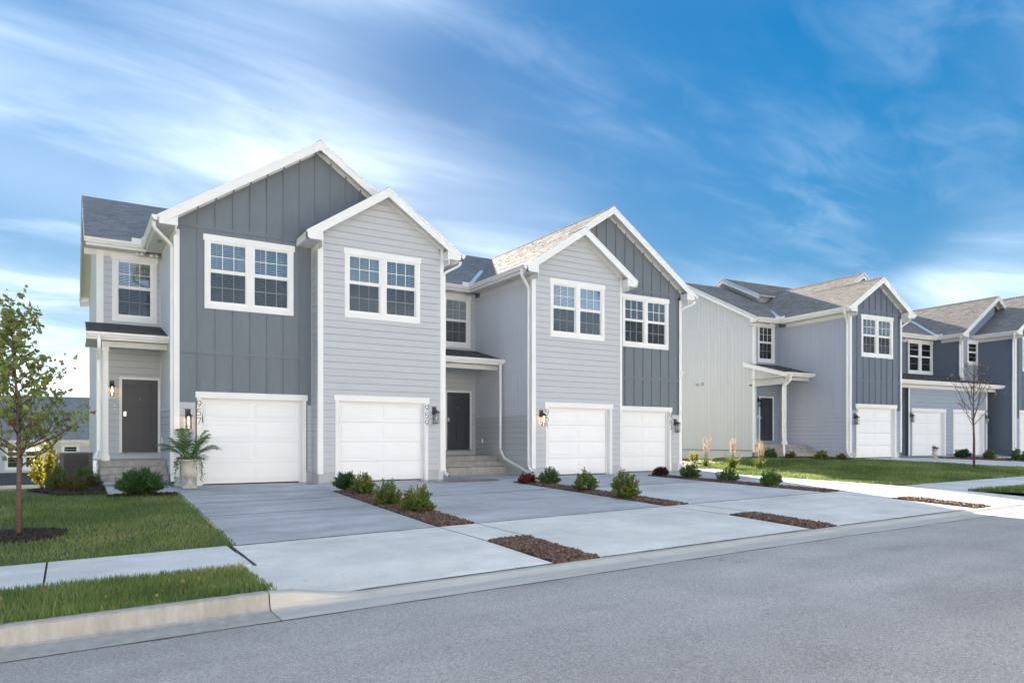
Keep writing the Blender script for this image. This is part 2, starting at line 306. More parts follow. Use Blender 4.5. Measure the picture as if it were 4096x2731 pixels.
def glass_mat(name, refl=.0, tint=(.86,.90,.92)):
    m = bpy.data.materials.new(name); m.use_nodes = True; nt = m.node_tree; N = nt.nodes; Lk = nt.links; N.remove(N['Principled BSDF'])
    t = N.new('ShaderNodeBsdfTransparent'); t.inputs[0].default_value = (*tint, 1); g = N.new('ShaderNodeBsdfGlossy'); g.inputs['Roughness'].default_value = .02; g.inputs[0].default_value = (.92,.95,1,1)
    fr = N.new('ShaderNodeFresnel'); fr.inputs[0].default_value = 1.55; ad = N.new('ShaderNodeMath'); ad.operation = 'ADD'; ad.inputs[1].default_value = refl; Lk.new(fr.outputs[0], ad.inputs[0])
    mx = N.new('ShaderNodeMixShader'); Lk.new(ad.outputs[0], mx.inputs[0]); Lk.new(t.outputs[0], mx.inputs[1]); Lk.new(g.outputs[0], mx.inputs[2]); Lk.new(mx.outputs[0], N['Material Output'].inputs[0]); return m
M['glass'] = glass_mat('window_glass', .10); M['lampglass'] = glass_mat('clear_lamp_glass', .03, (.97,.97,.97))
def screen_mat():
    m = bpy.data.materials.new('insect_screen'); m.use_nodes = True; nt = m.node_tree; N = nt.nodes; Lk = nt.links; p = N['Principled BSDF']; p.inputs['Base Color'].default_value = (.035,.037,.04,1); p.inputs['Roughness'].default_value = .8
    t = N.new('ShaderNodeBsdfTransparent'); mx = N.new('ShaderNodeMixShader'); mx.inputs[0].default_value = .27; Lk.new(t.outputs[0], mx.inputs[1]); Lk.new(p.outputs[0], mx.inputs[2]); Lk.new(mx.outputs[0], N['Material Output'].inputs[0]); return m
M['screen'] = screen_mat()
def bulb_mat():
    m = bpy.data.materials.new('lit_bulb'); m.use_nodes = True; N = m.node_tree.nodes; p = N['Principled BSDF']; p.inputs['Emission Color'].default_value = (1,.62,.30,1); p.inputs['Emission Strength'].default_value = 2.6; return m
M['bulb'] = bulb_mat(); M['bulb_off'] = material('unlit_bulb', (.75,.75,.72), .3)
# ------------------------------------------------------------------ ground heights
_XS = [-200,-40,-12,-6.1,-3.35,-.24,4.82,9.1,13.9,20.2,40,90,300]
_ZS = [-2.4,-1.02,-.575,-.455,-.402,-.338,-.243,-.182,-.106,-.041,.08,.2,.3]
def zs(x): return np.interp(x, _XS, _ZS)
YS, YF, YK, YG = -7.4, -9.0, -10.78, -11.4               # sidewalk back, sidewalk front, kerb back, gutter edge
def sstep(a, b, x): t = np.clip((x-a)/(b-a), 0, 1); return t*t*(3-2*t)
def pad(x): return 0.352*sstep(14.6, 19.5, x)
def gz(x, y):
    """paved or planted surface level"""
    x = np.asarray(x, float); y = np.asarray(y, float); s = zs(x)
    up = s+(pad(x)-s)*np.clip((y-YS)/(-YS), 0, 1)
    a = s-.035*np.clip((YS-y)/(YS-YF), 0, 1); b = s-.035-.08*np.clip((YF-y)/(YF-YK), 0, 1)
    z = np.where(y >= YS, up, np.where(y >= YF, a, b))
    lf = sstep(-5.2, -6.8, x)*np.clip(y-.3, 0, None)*.10; bk = np.clip(y-13.0, 0, None)*.22
    return np.where(y > 0, np.maximum(z-np.maximum(lf, bk), -4.3), z)
def road_z(x, y): return zs(x)-.15+.10*np.sin(np.clip((YG-y)/9.2, 0, 1)*math.pi)
# ------------------------------------------------------------------ ground, road, kerb, paving
def grid_mesh(name, xs, ys, zf, mat, smooth=True):
    X, Y = np.meshgrid(xs, ys); Z = zf(X, Y); V = np.stack([X, Y, Z], -1).reshape(-1, 3); nx = len(xs); ny = len(ys)
    i = np.arange(nx-1)[None, :]+np.arange(ny-1)[:, None]*nx; Fq = np.stack([i, i+1, i+1+nx, i+nx], -1).reshape(-1, 4); return idx_mesh(name, V, Fq, mat, smooth=smooth)
M['field'] = material('ground_grass_and_soil', (.075,.105,.035), .95, col2=(.10,.11,.05), scale=.6, bump=.6, bscale=20)
gx = np.unique(np.concatenate([np.linspace(-600, -40, 15), np.linspace(-40, 60, 101), np.linspace(60, 700, 15)]))
gy = np.unique(np.concatenate([np.linspace(-400, -40, 10), np.linspace(-40, -20.7, 8), np.linspace(-20.7, 40, 110), np.linspace(40, 900, 14)]))
def gzf(X, Y):
    Z = np.where(Y < YK, road_z(X, np.minimum(Y, YK))-.10, gz(X, Y)-.16)
    return np.where(Y < -20.6, zs(X)-.12, Z)
new_obj('ground', grid_mesh('ground', gx, gy, gzf, M['field']), kind='structure')
rx = np.concatenate([np.linspace(-70, -14, 15), np.linspace(-13, 40, 107), np.linspace(42, 140, 20)])
new_obj('road', grid_mesh('road', rx, np.linspace(-20.6, YG, 20), road_z, M['asphalt']), kind='structure')
def slab(name, x0, x1, y0, y1, mat, parent, zf=gz, dz=0.0, thick=.09, gap=.010, skew=None):
    nx = max(2, int(abs(x1-x0)/.8)+2); ny = max(2, int(abs(y1-y0)/.8)+2)
    u = np.linspace(0, 1, nx); v = np.linspace(0, 1, ny); U, Vv = np.meshgrid(u, v)
    Y = y0+gap*1.5+(y1-y0-3*gap)*Vv
    if skew: xa = skew[0]+(skew[1]-skew[0])*Vv; xb = skew[2]+(skew[3]-skew[2])*Vv
    else: xa = np.full_like(U, x0); xb = np.full_like(U, x1)
    X = (xa+gap)+(xb-xa-2*gap)*U; Z = zf(X, Y)+dz
    top = np.stack([X, Y, Z], -1).reshape(-1, 3); n = nx*ny
    ring = list(range(nx))+[r*nx+nx-1 for r in range(1, ny)]+[(ny-1)*nx+c for c in range(nx-2, -1, -1)]+[r*nx for r in range(ny-2, 0, -1)]
    low = top[ring]-np.array([0, 0, thick]); V = np.vstack([top, low])
    i = np.arange(nx-1)[None, :]+np.arange(ny-1)[:, None]*nx; Fq = [tuple(q) for q in np.stack([i, i+1, i+1+nx, i+nx], -1).reshape(-1, 4)]
    m = len(ring)
    for k in range(m): Fq.append((ring[(k+1)%m], ring[k], n+k, n+(k+1)%m))
    return new_obj(name, mesh(name, V, Fq, mat), parent)
def struct(name): return empty(name, kind='structure')
# driveways, each slab cut at its tooled joints (the joint shows the dark bed below)
bed = MB()
def sheet(x0, x1, y0, y1, dz):
    nx = max(2, int((x1-x0)/1.0)+2); xs = np.linspace(x0, x1, nx); ys = np.linspace(y0, y1, max(2, int((y1-y0)/1.0)+2))
    X, Y = np.meshgrid(xs, ys); Z = gz(X, Y)+dz; b = len(bed.v); bed.v += [tuple(p) for p in np.stack([X, Y, Z], -1).reshape(-1, 3)]
    for r in range(len(ys)-1):
        for c in range(nx-1): q = b+r*nx+c; bed.f.append((q, q+1, q+1+nx, q+nx))
sheet(-3.4, 13.3, YK+.02, YF, -.009); sheet(-40, 60, YF, YS, -.012); sheet(-3.4, 13.3, YS, .0, -.009); sheet(-3.2, -.05, 0, .57, -.009); sheet(10.1, 13.2, 0, .57, -.009)
new_obj('paving_bed', mesh('paving_bed', bed.v, bed.f, M['joint']), kind='structure')
DR = [(-3.42, -.24, [-7.4,-4.6,-2.9,-1.6,.58]), (.48, 4.87, [-7.4,-3.6,-.72,0.0]), (5.55, 10.1, [-7.4,-3.7,-.8,0.0]), (10.72, 13.35, [-7.4,-3.7,-.8,.57])]
for i, (xa, xb, cuts) in enumerate(DR):
    d = struct('driveway')
    for k, (a, b) in enumerate(zip(cuts[:-1], cuts[1:])): slab('slab', xa, xb, a, b, M['drive2' if i > 1 and k == 0 else 'drive'], d)
M['tool'] = material('tooled_joint', (.16,.16,.165), .95, var=.3, scale=8)
def joint(parent, x0, x1, y, w, mat='joint', zf=gz, dz=.0025, along='x', seed=0):
    g = np.random.default_rng(seed+int(abs(x0*37+y*91))); n = max(8, int(abs((x1-x0) if along == 'x' else (w[1]-w[0]))/.12)); V = []
    if along == 'x':
        for t in np.linspace(0, 1, n): x = x0+(x1-x0)*t; h = w*.5*g.uniform(.75, 1.25); o = g.normal(0, w*.06); V += [(x, y-h+o, float(zf(x, y))+dz), (x, y+h+o, float(zf(x, y))+dz)]
    else:
        for t in np.linspace(0, 1, n): yy = w[0]+(w[1]-w[0])*t; h = w[2]*.5*g.uniform(.75, 1.25); V += [(x0+h, yy, float(zf(x0, yy))+dz), (x0-h, yy, float(zf(x0, yy))+dz)]
    return new_obj('joint', mesh('joint', V, [(2*i, 2*i+2, 2*i+3, 2*i+1) for i in range(n-1)], M[mat]), parent)
jts = [o for o in COL.objects if o.name.split('.')[0] == 'driveway']
for d, (xa, xb, cuts) in zip(jts, DR):
    joint(d, xa, xb, YS, .05, 'joint')
    for c in cuts[1:-1]: joint(d, xa, xb, c, .032, 'tool')
fp = struct('forecourt')                                   # paving between the drives, along the house
slab('slab', -.24, .48, -1.9, -.004, M['drive'], fp); slab('slab', -.24, -.004, 0, .57, M['drive'], fp)
slab('slab', 3.53, 6.5, .0, 2.0, M['drive'], fp, dz=.0)
slab('slab', 4.87, 5.55, -1.45, 0.0, M['drive'], fp); slab('slab', 10.1, 10.72, -1.1, .0, M['drive'], fp); slab('slab', 10.04, 10.72, 0, .57, M['drive'], fp); slab('slab', 13.36, 15.0, -.9, 1.4, M['walk'], fp, dz=.01)
wk = struct('walkway'); slab('slab', -4.72, -3.42, -1.15, 1.36, M['drive'], wk, zf=lambda X, Y: .10-.045*np.clip(1.3-Y, 0, 3)+0*X, thick=.16)
sw = struct('sidewalk')
xs_j = [-40,-34,-28,-22,-16.9,-13.6,-10.3,-7.0,-5.62,-3.5]
for a, b in zip(xs_j[:-1], xs_j[1:]): slab('slab', a, b, YF, YS, M['walk'], sw, dz=.012, gap=.012)
for a, b in zip([13.35,15.6,18.6,21.6,24.6,27.6,30.6,34,38,42,48], [15.6,18.6,21.6,24.6,27.6,30.6,34,38,42,48,60]): slab('slab', a, b, YF, YS, M['walk'], sw, dz=.004)
ap = struct('driveway_apron')
slab('slab', -3.5, -.24, YK, YS, M['apron'], ap, skew=(-3.72,-3.45,-.24,-.24)); slab('slab', -.24, .48, YF, YS, M['apron'], ap)
slab('slab', .48, 4.87, YK, YS, M['apron'], ap); slab('slab', 4.87, 5.55, YF, YS, M['apron'], ap)
slab('slab', 5.55, 10.1, YK, YS, M['apron'], ap); slab('slab', 10.1, 10.72, YF, YS, M['apron'], ap)
slab('slab', 10.72, 13.35, YK, YS, M['apron'], ap)
for x0, x1 in ((-3.70, -.24), (.48, 4.87), (5.55, 10.1), (10.72, 13.35)): joint(ap, x0, x1, YK+.014, .042, 'joint', dz=.010)
for x in (-.24, .48, 4.87, 5.55, 10.1, 10.72, 13.35): joint(ap, x, x, 0, (YF, YS, .022), 'tool', along='y')
joint(ap, -3.46, -3.46, 0, (YF, YS, .04), 'joint', along='y')
kb = struct('kerb')
def kerb_top(x):
    """height of the kerb above the gutter line: raised beside lawn, dropped along the aprons"""
    up = .165; lo = .04
    t = 1-sstep(-3.72, -2.75, x)+sstep(13.0, 14.2, x)
    return lo+(up-lo)*np.clip(t, 0, 1)
def kerb_seg(x0, x1):
    xs = np.linspace(x0+.006, x1-.006, max(2, int((x1-x0)/.25)+2)); V = []; prof_n = 9
    for x in xs:
        g = zs(x)-.15; h = kerb_top(x); lip = g+.008
        yb = YK; top = g+h; k = min(1, h/.165)
        prof = [(yb, g-.15), (yb, top), (yb-.10, top+.0), (yb-.13, top-.012*k-.002), (yb-.150-.02*(1-k), g+.045*k+h*.45*(1-k)), (yb-.175-.06*(1-k), g+.018*k+.010*(1-k)), (yb-.22-.05*(1-k), g+.004), (YG, lip-.002), (YG, g-.15)]
        V += [(x, y, z) for y, z in prof]
    f = []
    for i in range(len(xs)-1):
        for j in range(prof_n): f.append((i*prof_n+j, i*prof_n+(j+1)%prof_n, (i+1)*prof_n+(j+1)%prof_n, (i+1)*prof_n+j))
    f.append(tuple(range(prof_n-1, -1, -1))); b = (len(xs)-1)*prof_n; f.append(tuple(range(b, b+prof_n)))
    new_obj('kerb_segment', mesh('kerb_segment', V, f, M['kerb' if x1 < -3 or x0 > 14 else 'pan']), kb)
seam_x = np.linspace(-40, 60, 401); sw_ = .012+.008*np.sin(seam_x*5)+.006*np.sin(seam_x*17+1); sv_ = [(x, YG+.004, float(road_z(x, YG))+.004) for x in seam_x]+[(x, YG-.012-w, float(road_z(x, YG))+.004) for x, w in zip(seam_x, sw_)]; n_s = len(seam_x)
new_obj('road_seam', mesh('road_seam', sv_, [(i+n_s, i+1+n_s, i+1, i) for i in range(n_s-1)], M['joint']), kind='structure')
ks = [-40,-34,-28,-22,-16,-12,-8,-3.74,.95,5.6,10.2,14.6,19.4,24,28,34,40,50,60]
for a, b in zip(ks[:-1], ks[1:]): kerb_seg(a, b)
# lawns: soil sheet plus blades
def soil_sheet(name, xs, ys, dz, mat, zf=gz): return new_obj(name, grid_mesh(name, xs, ys, lambda X, Y: zf(X, Y)+dz, mat), kind='structure')
M['turf'] = material('turf_thatch', (.05,.075,.022), .95, col2=(.075,.085,.03), scale=7, bump=1, bscale=60)
STRIP = lambda X, Y: zs(X)-.035+.035*np.clip((YF-Y)/(YF-YK), 0, 1)
soil_sheet('lawn', np.linspace(-40, -3.43, 70), np.concatenate([np.linspace(YS, .6, 20), np.linspace(1, 14, 14)]), .005, M['turf'])
soil_sheet('lawn', np.linspace(-40, -3.66, 70), np.linspace(YK+.005, YF, 8), -.01, M['turf'], STRIP)
soil_sheet('lawn', np.linspace(13.37, 45, 60), np.linspace(YS, 4.0, 18), -.005, M['turf'])
soil_sheet('lawn', np.linspace(13.37, 45, 40), np.linspace(YK+.005, YF, 8), -.01, M['turf'], STRIP)
def blades(name, x, y, z, h, w, label_rnd, mat=None, lean=.55):
    n = len(x); a = rng.uniform(0, 2*np.pi, n); dx = np.cos(a)*w; dy = np.sin(a)*w
    la = rng.uniform(0, 2*np.pi, n); lr = rng.uniform(.1, lean, n)*h; lx = np.cos(la)*lr; ly = np.sin(la)*lr
    B0 = np.stack([x-dx, y-dy, z], -1); B1 = np.stack([x+dx, y+dy, z], -1)
    m = .55; M0 = np.stack([x-dx*.8+lx*.35, y-dy*.8+ly*.35, z+h*m], -1); M1 = np.stack([x+dx*.8+lx*.35, y+dy*.8+ly*.35, z+h*m], -1)
    T0 = np.stack([x+lx-dx*.12, y+ly-dy*.12, z+h], -1); T1 = np.stack([x+lx+dx*.12, y+ly+dy*.12, z+h], -1)
    Q = np.stack([B0, B1, M1, M0, M0, M1, T1, T0], 1).reshape(-1, 3)
    return np_mesh(name, Q, 4, mat or M['grass'], np.repeat(label_rnd, 2))
def fbm(x, y, f):                                             # cheap smooth variation
    return .5+.25*(np.sin(x*f*1.7+1.3*np.sin(y*f*.9))+np.sin(y*f*2.1+1.7*np.sin(x*f*1.1+2)))
def lawn_blades(name, x0, x1, y0, y1, dens, h, w, zf, keep, label):
    n = int((x1-x0)*(y1-y0)*dens); x = rng.uniform(x0, x1, n); y = rng.uniform(y0, y1, n); k = keep(x, y); x = x[k]; y = y[k]
    hh = h*rng.uniform(.55, 1.25, len(x))*(.75+.5*fbm(x, y, 1.3)); r = np.clip(rng.normal(.42, .2, len(x))+.55*(fbm(x, y, .8)-.5)+.35*(fbm(x+7, y-3, 2.6)-.5), 0, 1)
    return new_obj(name, blades(name, x, y, zf(x, y)-.01, hh, w*rng.uniform(.7, 1.3, len(x)), r), kind='stuff', label=label, cat='grass')
TREE = (-6.02, -5.35)
inbed = lambda x, y: ((x > -6.2+.25*np.sin(y*2)) & (x < -4.70) & (y > -.75) & (y < 4))
keep_l = lambda x, y: ~inbed(x, y) & ~((x > -4.75) & (y > -1.18)) & ~(((x-TREE[0])/.62)**2+((y-TREE[1])/.55)**2 < 1)
lawn_blades('grass', -9.5, -3.37, YS-.035, 2.2, 1500, .06, .0045, gz, keep_l, 'mown green lawn around the young maple left of the house')
lawn_blades('grass', -8.5, -3.62, YK-.02, YF+.05, 3000, .065, .0035, STRIP, lambda x, y: x < -3.66+.10*(y-YK)+.03*np.sin(y*19), 'green grass verge between sidewalk and kerb at lower left')
lawn_blades('grass', 13.35, 26, YS-.02, 3.2, 620, .075, .009, gz, lambda x, y: (y < 2.4-.03*(x-15)) & ~((x < 15.02) & (y > -.92)) & ~((x > 22.3) & (x > 22.3-(y+.42)*.444)), 'green lawn in front of the blue grey townhouses')
lawn_blades('grass', 13.35, 21, YK, YF, 700, .07, .008, STRIP, lambda x, y: x > 13.4+.25*np.clip(YF-y, 0, .3)/.3*0, 'small tongue of grass beside the kerb at far right')
# mulch
def chips(name, x, y, z, s, mat, label):
    n = len(x); L = s*rng.uniform(.6, 1.5, n); Wd = L*rng.uniform(.35, .75, n); T = L*rng.uniform(.2, .45, n)
    a = rng.uniform(0, 2*np.pi, n); tx = rng.normal(0, .35, n); ty = rng.normal(0, .35, n)
    base = np.array([(-1,-1,-1),(1,-1,-1),(1,1,-1),(-1,1,-1),(-.75,-.7,1),(.75,-.7,1),(.75,.7,1),(-.75,.7,1)], float)
    P = base[None]*np.stack([L, Wd, T], -1)[:, None]*.5*(1+rng.uniform(-.25, .25, (n, 8, 3)))
    zz = P[..., 2]+P[..., 0]*tx[:, None]+P[..., 1]*ty[:, None]; ca = np.cos(a)[:, None]; sa = np.sin(a)[:, None]
    X = P[..., 0]*ca-P[..., 1]*sa+x[:, None]; Y = P[..., 0]*sa+P[..., 1]*ca+y[:, None]; V = np.stack([X, Y, zz+z[:, None]], -1).reshape(-1, 3)
    Fq = (np.array(BOXF)[None]+(np.arange(n)*8)[:, None, None]).reshape(-1, 4); r = np.repeat(np.clip(rng.beta(2, 2.6, n), 0, 1), 6)
    return new_obj(name, idx_mesh(name, V, Fq, mat, r), kind='stuff', label=label, cat='mulch')
def mulch_bed(x0, x1, y0, y1, label, dens=1100, s=.045, mat='mulch', taper=0, zf=gz, hump=.05):
    soil_sheet('bed_soil', np.linspace(x0+.01, x1-.01, 8), np.linspace(y0+.01, y1-.01, 12), -.004, M['soil'], zf)
    n = int((x1-x0)*(y1-y0)*dens); x = rng.uniform(x0+.02, x1-.02, n); y = rng.uniform(y0+.02, y1-.02, n)
    hz = hump*np.sin(np.clip((x-x0)/(x1-x0), 0, 1)*np.pi)**.6*np.clip((y-y0)/.15, 0, 1)*np.clip((y1-y)/.15, 0, 1)
    return chips('mulch', x, y, zf(x, y)-.004+hz*.5+rng.uniform(0, .014, n), s, M[mat], label)
mulch_bed(-.24, .48, YS, -1.9, 'brown bark mulch bed between the two left driveways')
mulch_bed(4.87, 5.55, YS, -1.45, 'brown bark mulch bed between the two middle driveways')
mulch_bed(10.1, 10.72, YS, -1.1, 'brown bark mulch bed right of the third garage')
mulch_bed(-.24, .48, YK, YF, 'short bark mulch strip at the kerb, nearest the camera', s=.05)
mulch_bed(4.87, 5.55, YK, YF, 'short bark mulch strip at the kerb, middle one')
mulch_bed(10.1, 10.72, YK, YF, 'short bark mulch strip at the kerb, sunlit far one')
# ------------------------------------------------------------------ house kit
LAP = .1778
def holes_wall(F, mb, u0, u1, z0, z1, ops, th=.14):
    us = sorted({u0, u1, *[o[0] for o in ops], *[o[1] for o in ops]}); zz = sorted({z0, z1, *[o[2] for o in ops], *[o[3] for o in ops]})
    us = [u for u in us if u0 <= u <= u1]; zz = [z for z in zz if z0 <= z <= z1]
    for ua, ub in zip(us[:-1], us[1:]):
        run = None
        for za, zb in zip(zz[:-1], zz[1:]):
            um = (ua+ub)/2; zm = (za+zb)/2
            if any(o[0] < um < o[1] and o[2] < zm < o[3] for o in ops):
                if run: F.box(mb, ua, ub, -th, 0, *run); run = None
            else: run = (run[0], zb) if run else (za, zb)
        if run: F.box(mb, ua, ub, -th, 0, *run)
def spans(lo, hi, ops, za, zb):
    cur = [(lo, hi)]
    for o in ops:
        if o[3] <= za+1e-4 or o[2] >= zb-1e-4: continue
        nx = []
        for a, b in cur:
            if o[1] <= a or o[0] >= b: nx.append((a, b)); continue
            if o[0] > a: nx.append((a, o[0]))
            if o[1] < b: nx.append((o[1], b))
        cur = nx
    return [(a, b) for a, b in cur if b-a > .02]
def lap_boards(F, wall, mat, u0, u1, z0, z1, ops=(), gab=None, name='siding_board', w=.0):
    """overlapping boards, each its own piece; gab = (uc, zpeak, slope) trims the ends under a gable"""
    z = z0
    while z < z1-.01:
        zt = min(z+LAP, z1)
        cuts = sorted({z, zt, *[q for o in ops for q in o[2:4] if z+.005 < q < zt-.005]})
        for za, zb in zip(cuts[:-1], cuts[1:]):
            def lim(zz):
                if gab is None: return u0, u1
                d = (gab[1]-zz)/gab[2]; return max(u0, gab[0]-d), min(u1, gab[0]+d)
            for a, b in spans(*lim(za), ops, za, zb):
                la, lb = lim(za); ta, tb = lim(zb); at = a if abs(a-la) > 1e-6 else ta; bt = b if abs(b-lb) > 1e-6 else tb
                if bt < at: at = bt = (at+bt)/2
                f0 = (za-z)/LAP; f1 = (zb-z)/LAP; wb = w+.022-.013*f0; wt = w+.022-.013*f1; zc = za; za = za+(.0065 if za == z else 0)
                v = [F.P(a,wb,za),F.P(b,wb,za),F.P(b,w-.001,za),F.P(a,w-.001,za),F.P(at,wt,zb),F.P(bt,wt,zb),F.P(bt,w-.001,zb),F.P(at,w-.001,zb)]
                new_obj(name, mesh(name, v, F.fx(BOXF), mat), wall); za = zc
        z = zt
def strips(F, wall, mat, u0, u1, zb, ztop, pitch=.2, name='siding_strip', w=0.0, ops=()):
    n = max(1, round((u1-u0)/pitch)); p = (u1-u0)/n
    for i in range(n):
        a = u0+i*p+.003; b = u0+(i+1)*p-.003; za = ztop(a) if callable(ztop) else ztop; zc = ztop(b) if callable(ztop) else ztop
        z0 = zb(a) if callable(zb) else zb; z0b = zb(b) if callable(zb) else zb
        if za-z0 < .03 or zc-z0b < .03: continue
        mb = MB(); F.prism(mb, [(a,z0),(b,z0b),(b,zc),(a,za)], w-.001, w+.012); mb.build(name, mat, wall)
def battens(F, wall, mat, us, zb, ztop, ops=(), name='batten', bw=.042, w=.0):
    for u in us:
        segs = [(zb, ztop(u) if callable(ztop) else ztop)]
        for o in ops:
            if not (o[0] < u < o[1]): continue
            nx = []
            for a, b in segs:
                if o[3] <= a or o[2] >= b: nx.append((a, b)); continue
                if o[2] > a: nx.append((a, o[2]))
                if o[3] < b: nx.append((o[3], b))
            segs = nx
        for a, b in segs:
            if b-a < .04: continue
            mb = MB(); F.box(mb, u-bw/2, u+bw/2, w-.001, w+.026, a, b); mb.build(name, mat, wall)
def shingle_mesh(P0, U, V, wid, ln, mat, seed=0, expo=.145):
    g = np.random.default_rng(seed+11); P0 = np.array(P0, float); U = np.array(U, float); V = np.array(V, float); Nn = np.cross(U, V)
    if Nn[2] < 0: Nn = -Nn
    nc = int(ln/expo)+1; quads = []; rn = []
    for c in range(nc):
        v0 = c*expo; v1 = min(v0+expo*1.25, ln)
        if v0 >= ln: break
        k = int(wid/.14)+4; ws = g.uniform(.11, .34, k); e = np.concatenate([[0], np.cumsum(ws)])-g.uniform(0, .3); e = np.clip(e, 0, wid); e = np.unique(e)
        a = e[:-1]; b = e[1:]; t = g.choice([.007, .012], len(a))+g.uniform(0, .003, len(a)); dv = g.choice([0, .012, .0], len(a))
        A = P0+np.outer(a, U)+V*(v0); B = P0+np.outer(b, U)+V*(v0); A = A-np.outer(dv, V); B = B-np.outer(dv, V)
        At = A+np.outer(t, Nn); Bt = B+np.outer(t, Nn); C = P0+np.outer(b, U)+V*v1+Nn*.004; D = P0+np.outer(a, U)+V*v1+Nn*.004
        quads.append(np.stack([At, Bt, C, D, A-Nn*.004, B-Nn*.004, Bt, At], 1)); r = np.clip(g.normal(.5, .25, len(a)), 0, 1); rn.append(np.stack([r, r*.6], 1))
    Q = np.concatenate([q.reshape(-1, 3) for q in quads]); rr = np.concatenate([r.reshape(-1) for r in rn]); return np_mesh('shingles', Q, 4, mat, rr)
def slope(house, P0, U, V, wid, ln, mat, seed=0, th=.09, name='roof'):
    P0 = Vector(P0); U = Vector(U).normalized(); V = Vector(V).normalized(); N = U.cross(V)
    if N.z < 0: N = -N
    c = [P0, P0+U*wid, P0+U*wid+V*ln, P0+V*ln]; v = [tuple(p-N*th) for p in c]+[tuple(p) for p in c]
    f = BOXF if U.cross(V).z > 0 else [tuple(reversed(q)) for q in BOXF]
    d = new_obj(name, mesh(name, v, f, M['soffit']), house)
    new_obj('shingles', shingle_mesh(P0, U, V, wid, ln, mat, seed), d, kind='stuff'); return d
def gable_roof_y(house, xc, half, ze, sl, y0, y1, mats, seed=0, sides='LR'):
    """ridge along y; ze = height of the eave edge"""
    h = half*sl; ln = math.hypot(half, h); out = []
    for i, sgn in enumerate((-1, 1)):
        if 'LR'[i] not in sides: continue
        out.append(slope(house, (xc+sgn*half, y0, ze), (0, 1, 0), (-sgn*half, 0, h), y1-y0, ln, mats[i], seed+i))
    cap = MB(); zp = ze+h
    for k in range(int((y1-y0)/.15)):
        y = y0+k*.15; cap.add([(xc-.13,y,zp-.13*sl+.022),(xc,y,zp+.032),(xc+.13,y,zp-.13*sl+.022),(xc+.13,y+.15,zp-.13*sl+.012),(xc,y+.15,zp+.022),(xc-.13,y+.15,zp-.13*sl+.012),(xc-.13,y,zp-.13*sl),(xc,y,zp+.01),(xc+.13,y,zp-.13*sl)], [(0,1,4,5),(1,2,3,4),(6,7,1,0),(7,8,2,1)])
    if out: cap.build('ridge_cap', mats[0], out[0])
    return out
def gable_trim(house, F, uc, half, ze, sl, over=.35, uwall=None, left_ret=True, right_ret=True, frieze=True, ulo=None, uhi=None, depth=.235):
    zp = ze+half*sl; eb = .19
    for sgn, ret in ((-1, left_ret), (1, right_ret)):
        e = uc+sgn*half; x0 = sgn*(-1)*(depth-eb)/sl
        mb = MB(); poly = [(e, ze-eb), (e+x0, ze-eb), (uc, zp-depth), (uc, zp+.006), (e, ze+.006)] if ret else [(e, ze-depth), (uc, zp-depth), (uc, zp+.006), (e, ze+.006)]
        lim = ulo if sgn < 0 else uhi
        if lim is not None and ((sgn < 0 and e < lim) or (sgn > 0 and e > lim)):
            zl = zp-abs(lim-uc)*sl; poly = [(lim, zl-depth), (uc, zp-depth), (uc, zp+.006), (lim, zl+.006)]; ret = False
        if sgn > 0: poly = poly[::-1]
        F.prism(mb, poly, over-.028, over); rk = mb.build('rake_board', M['white'], house)
        # thin drip edge along the rake
        mb = MB(); q = [(p[0], p[1]) for p in (poly if sgn < 0 else poly[::-1])]; a = q[-1]; b = q[-2]
        q2 = [(a[0], a[1]-.045), (b[0], b[1]-.045), (b[0], b[1]+.004), (a[0], a[1]+.004)]
        if sgn > 0: q2 = q2[::-1]
        F.prism(mb, q2, over, over+.010); mb.build('drip_edge', M['gutter'], rk)
        if ret:
            wd = .43; p2 = [(e-sgn*.028, ze-eb+.001), (e-sgn*wd, ze-eb+.001), (e-sgn*wd, ze-depth+sl*wd-.005), (e-sgn*.0675, ze-eb+.004)]
            if sgn > 0: p2 = p2[::-1]
            mb = MB(); F.prism(mb, p2, .0, over-.012); mb.build('eave_return', M['white'], house)
        if frieze:
            uw = (uc+sgn*(half-.40)); zt = zp-abs(uw-uc)*sl
            if lim is not None: uw = lim if (sgn < 0 and uw < lim) or (sgn > 0 and uw > lim) else uw; zt = zp-abs(uw-uc)*sl
            p3 = [(uw, zt-.225), (uc, zp-.225), (uc, zp-.095), (uw, zt-.095)]
            if sgn > 0: p3 = p3[::-1]
            mb = MB(); F.prism(mb, p3, .0, .024); mb.build('frieze_board', M['soffit'], house)
GUT = [(0,0),(0,-.115),(.075,-.115),(.088,-.075),(.112,-.05),(.118,-.012),(.124,-.012),(.124,0)]
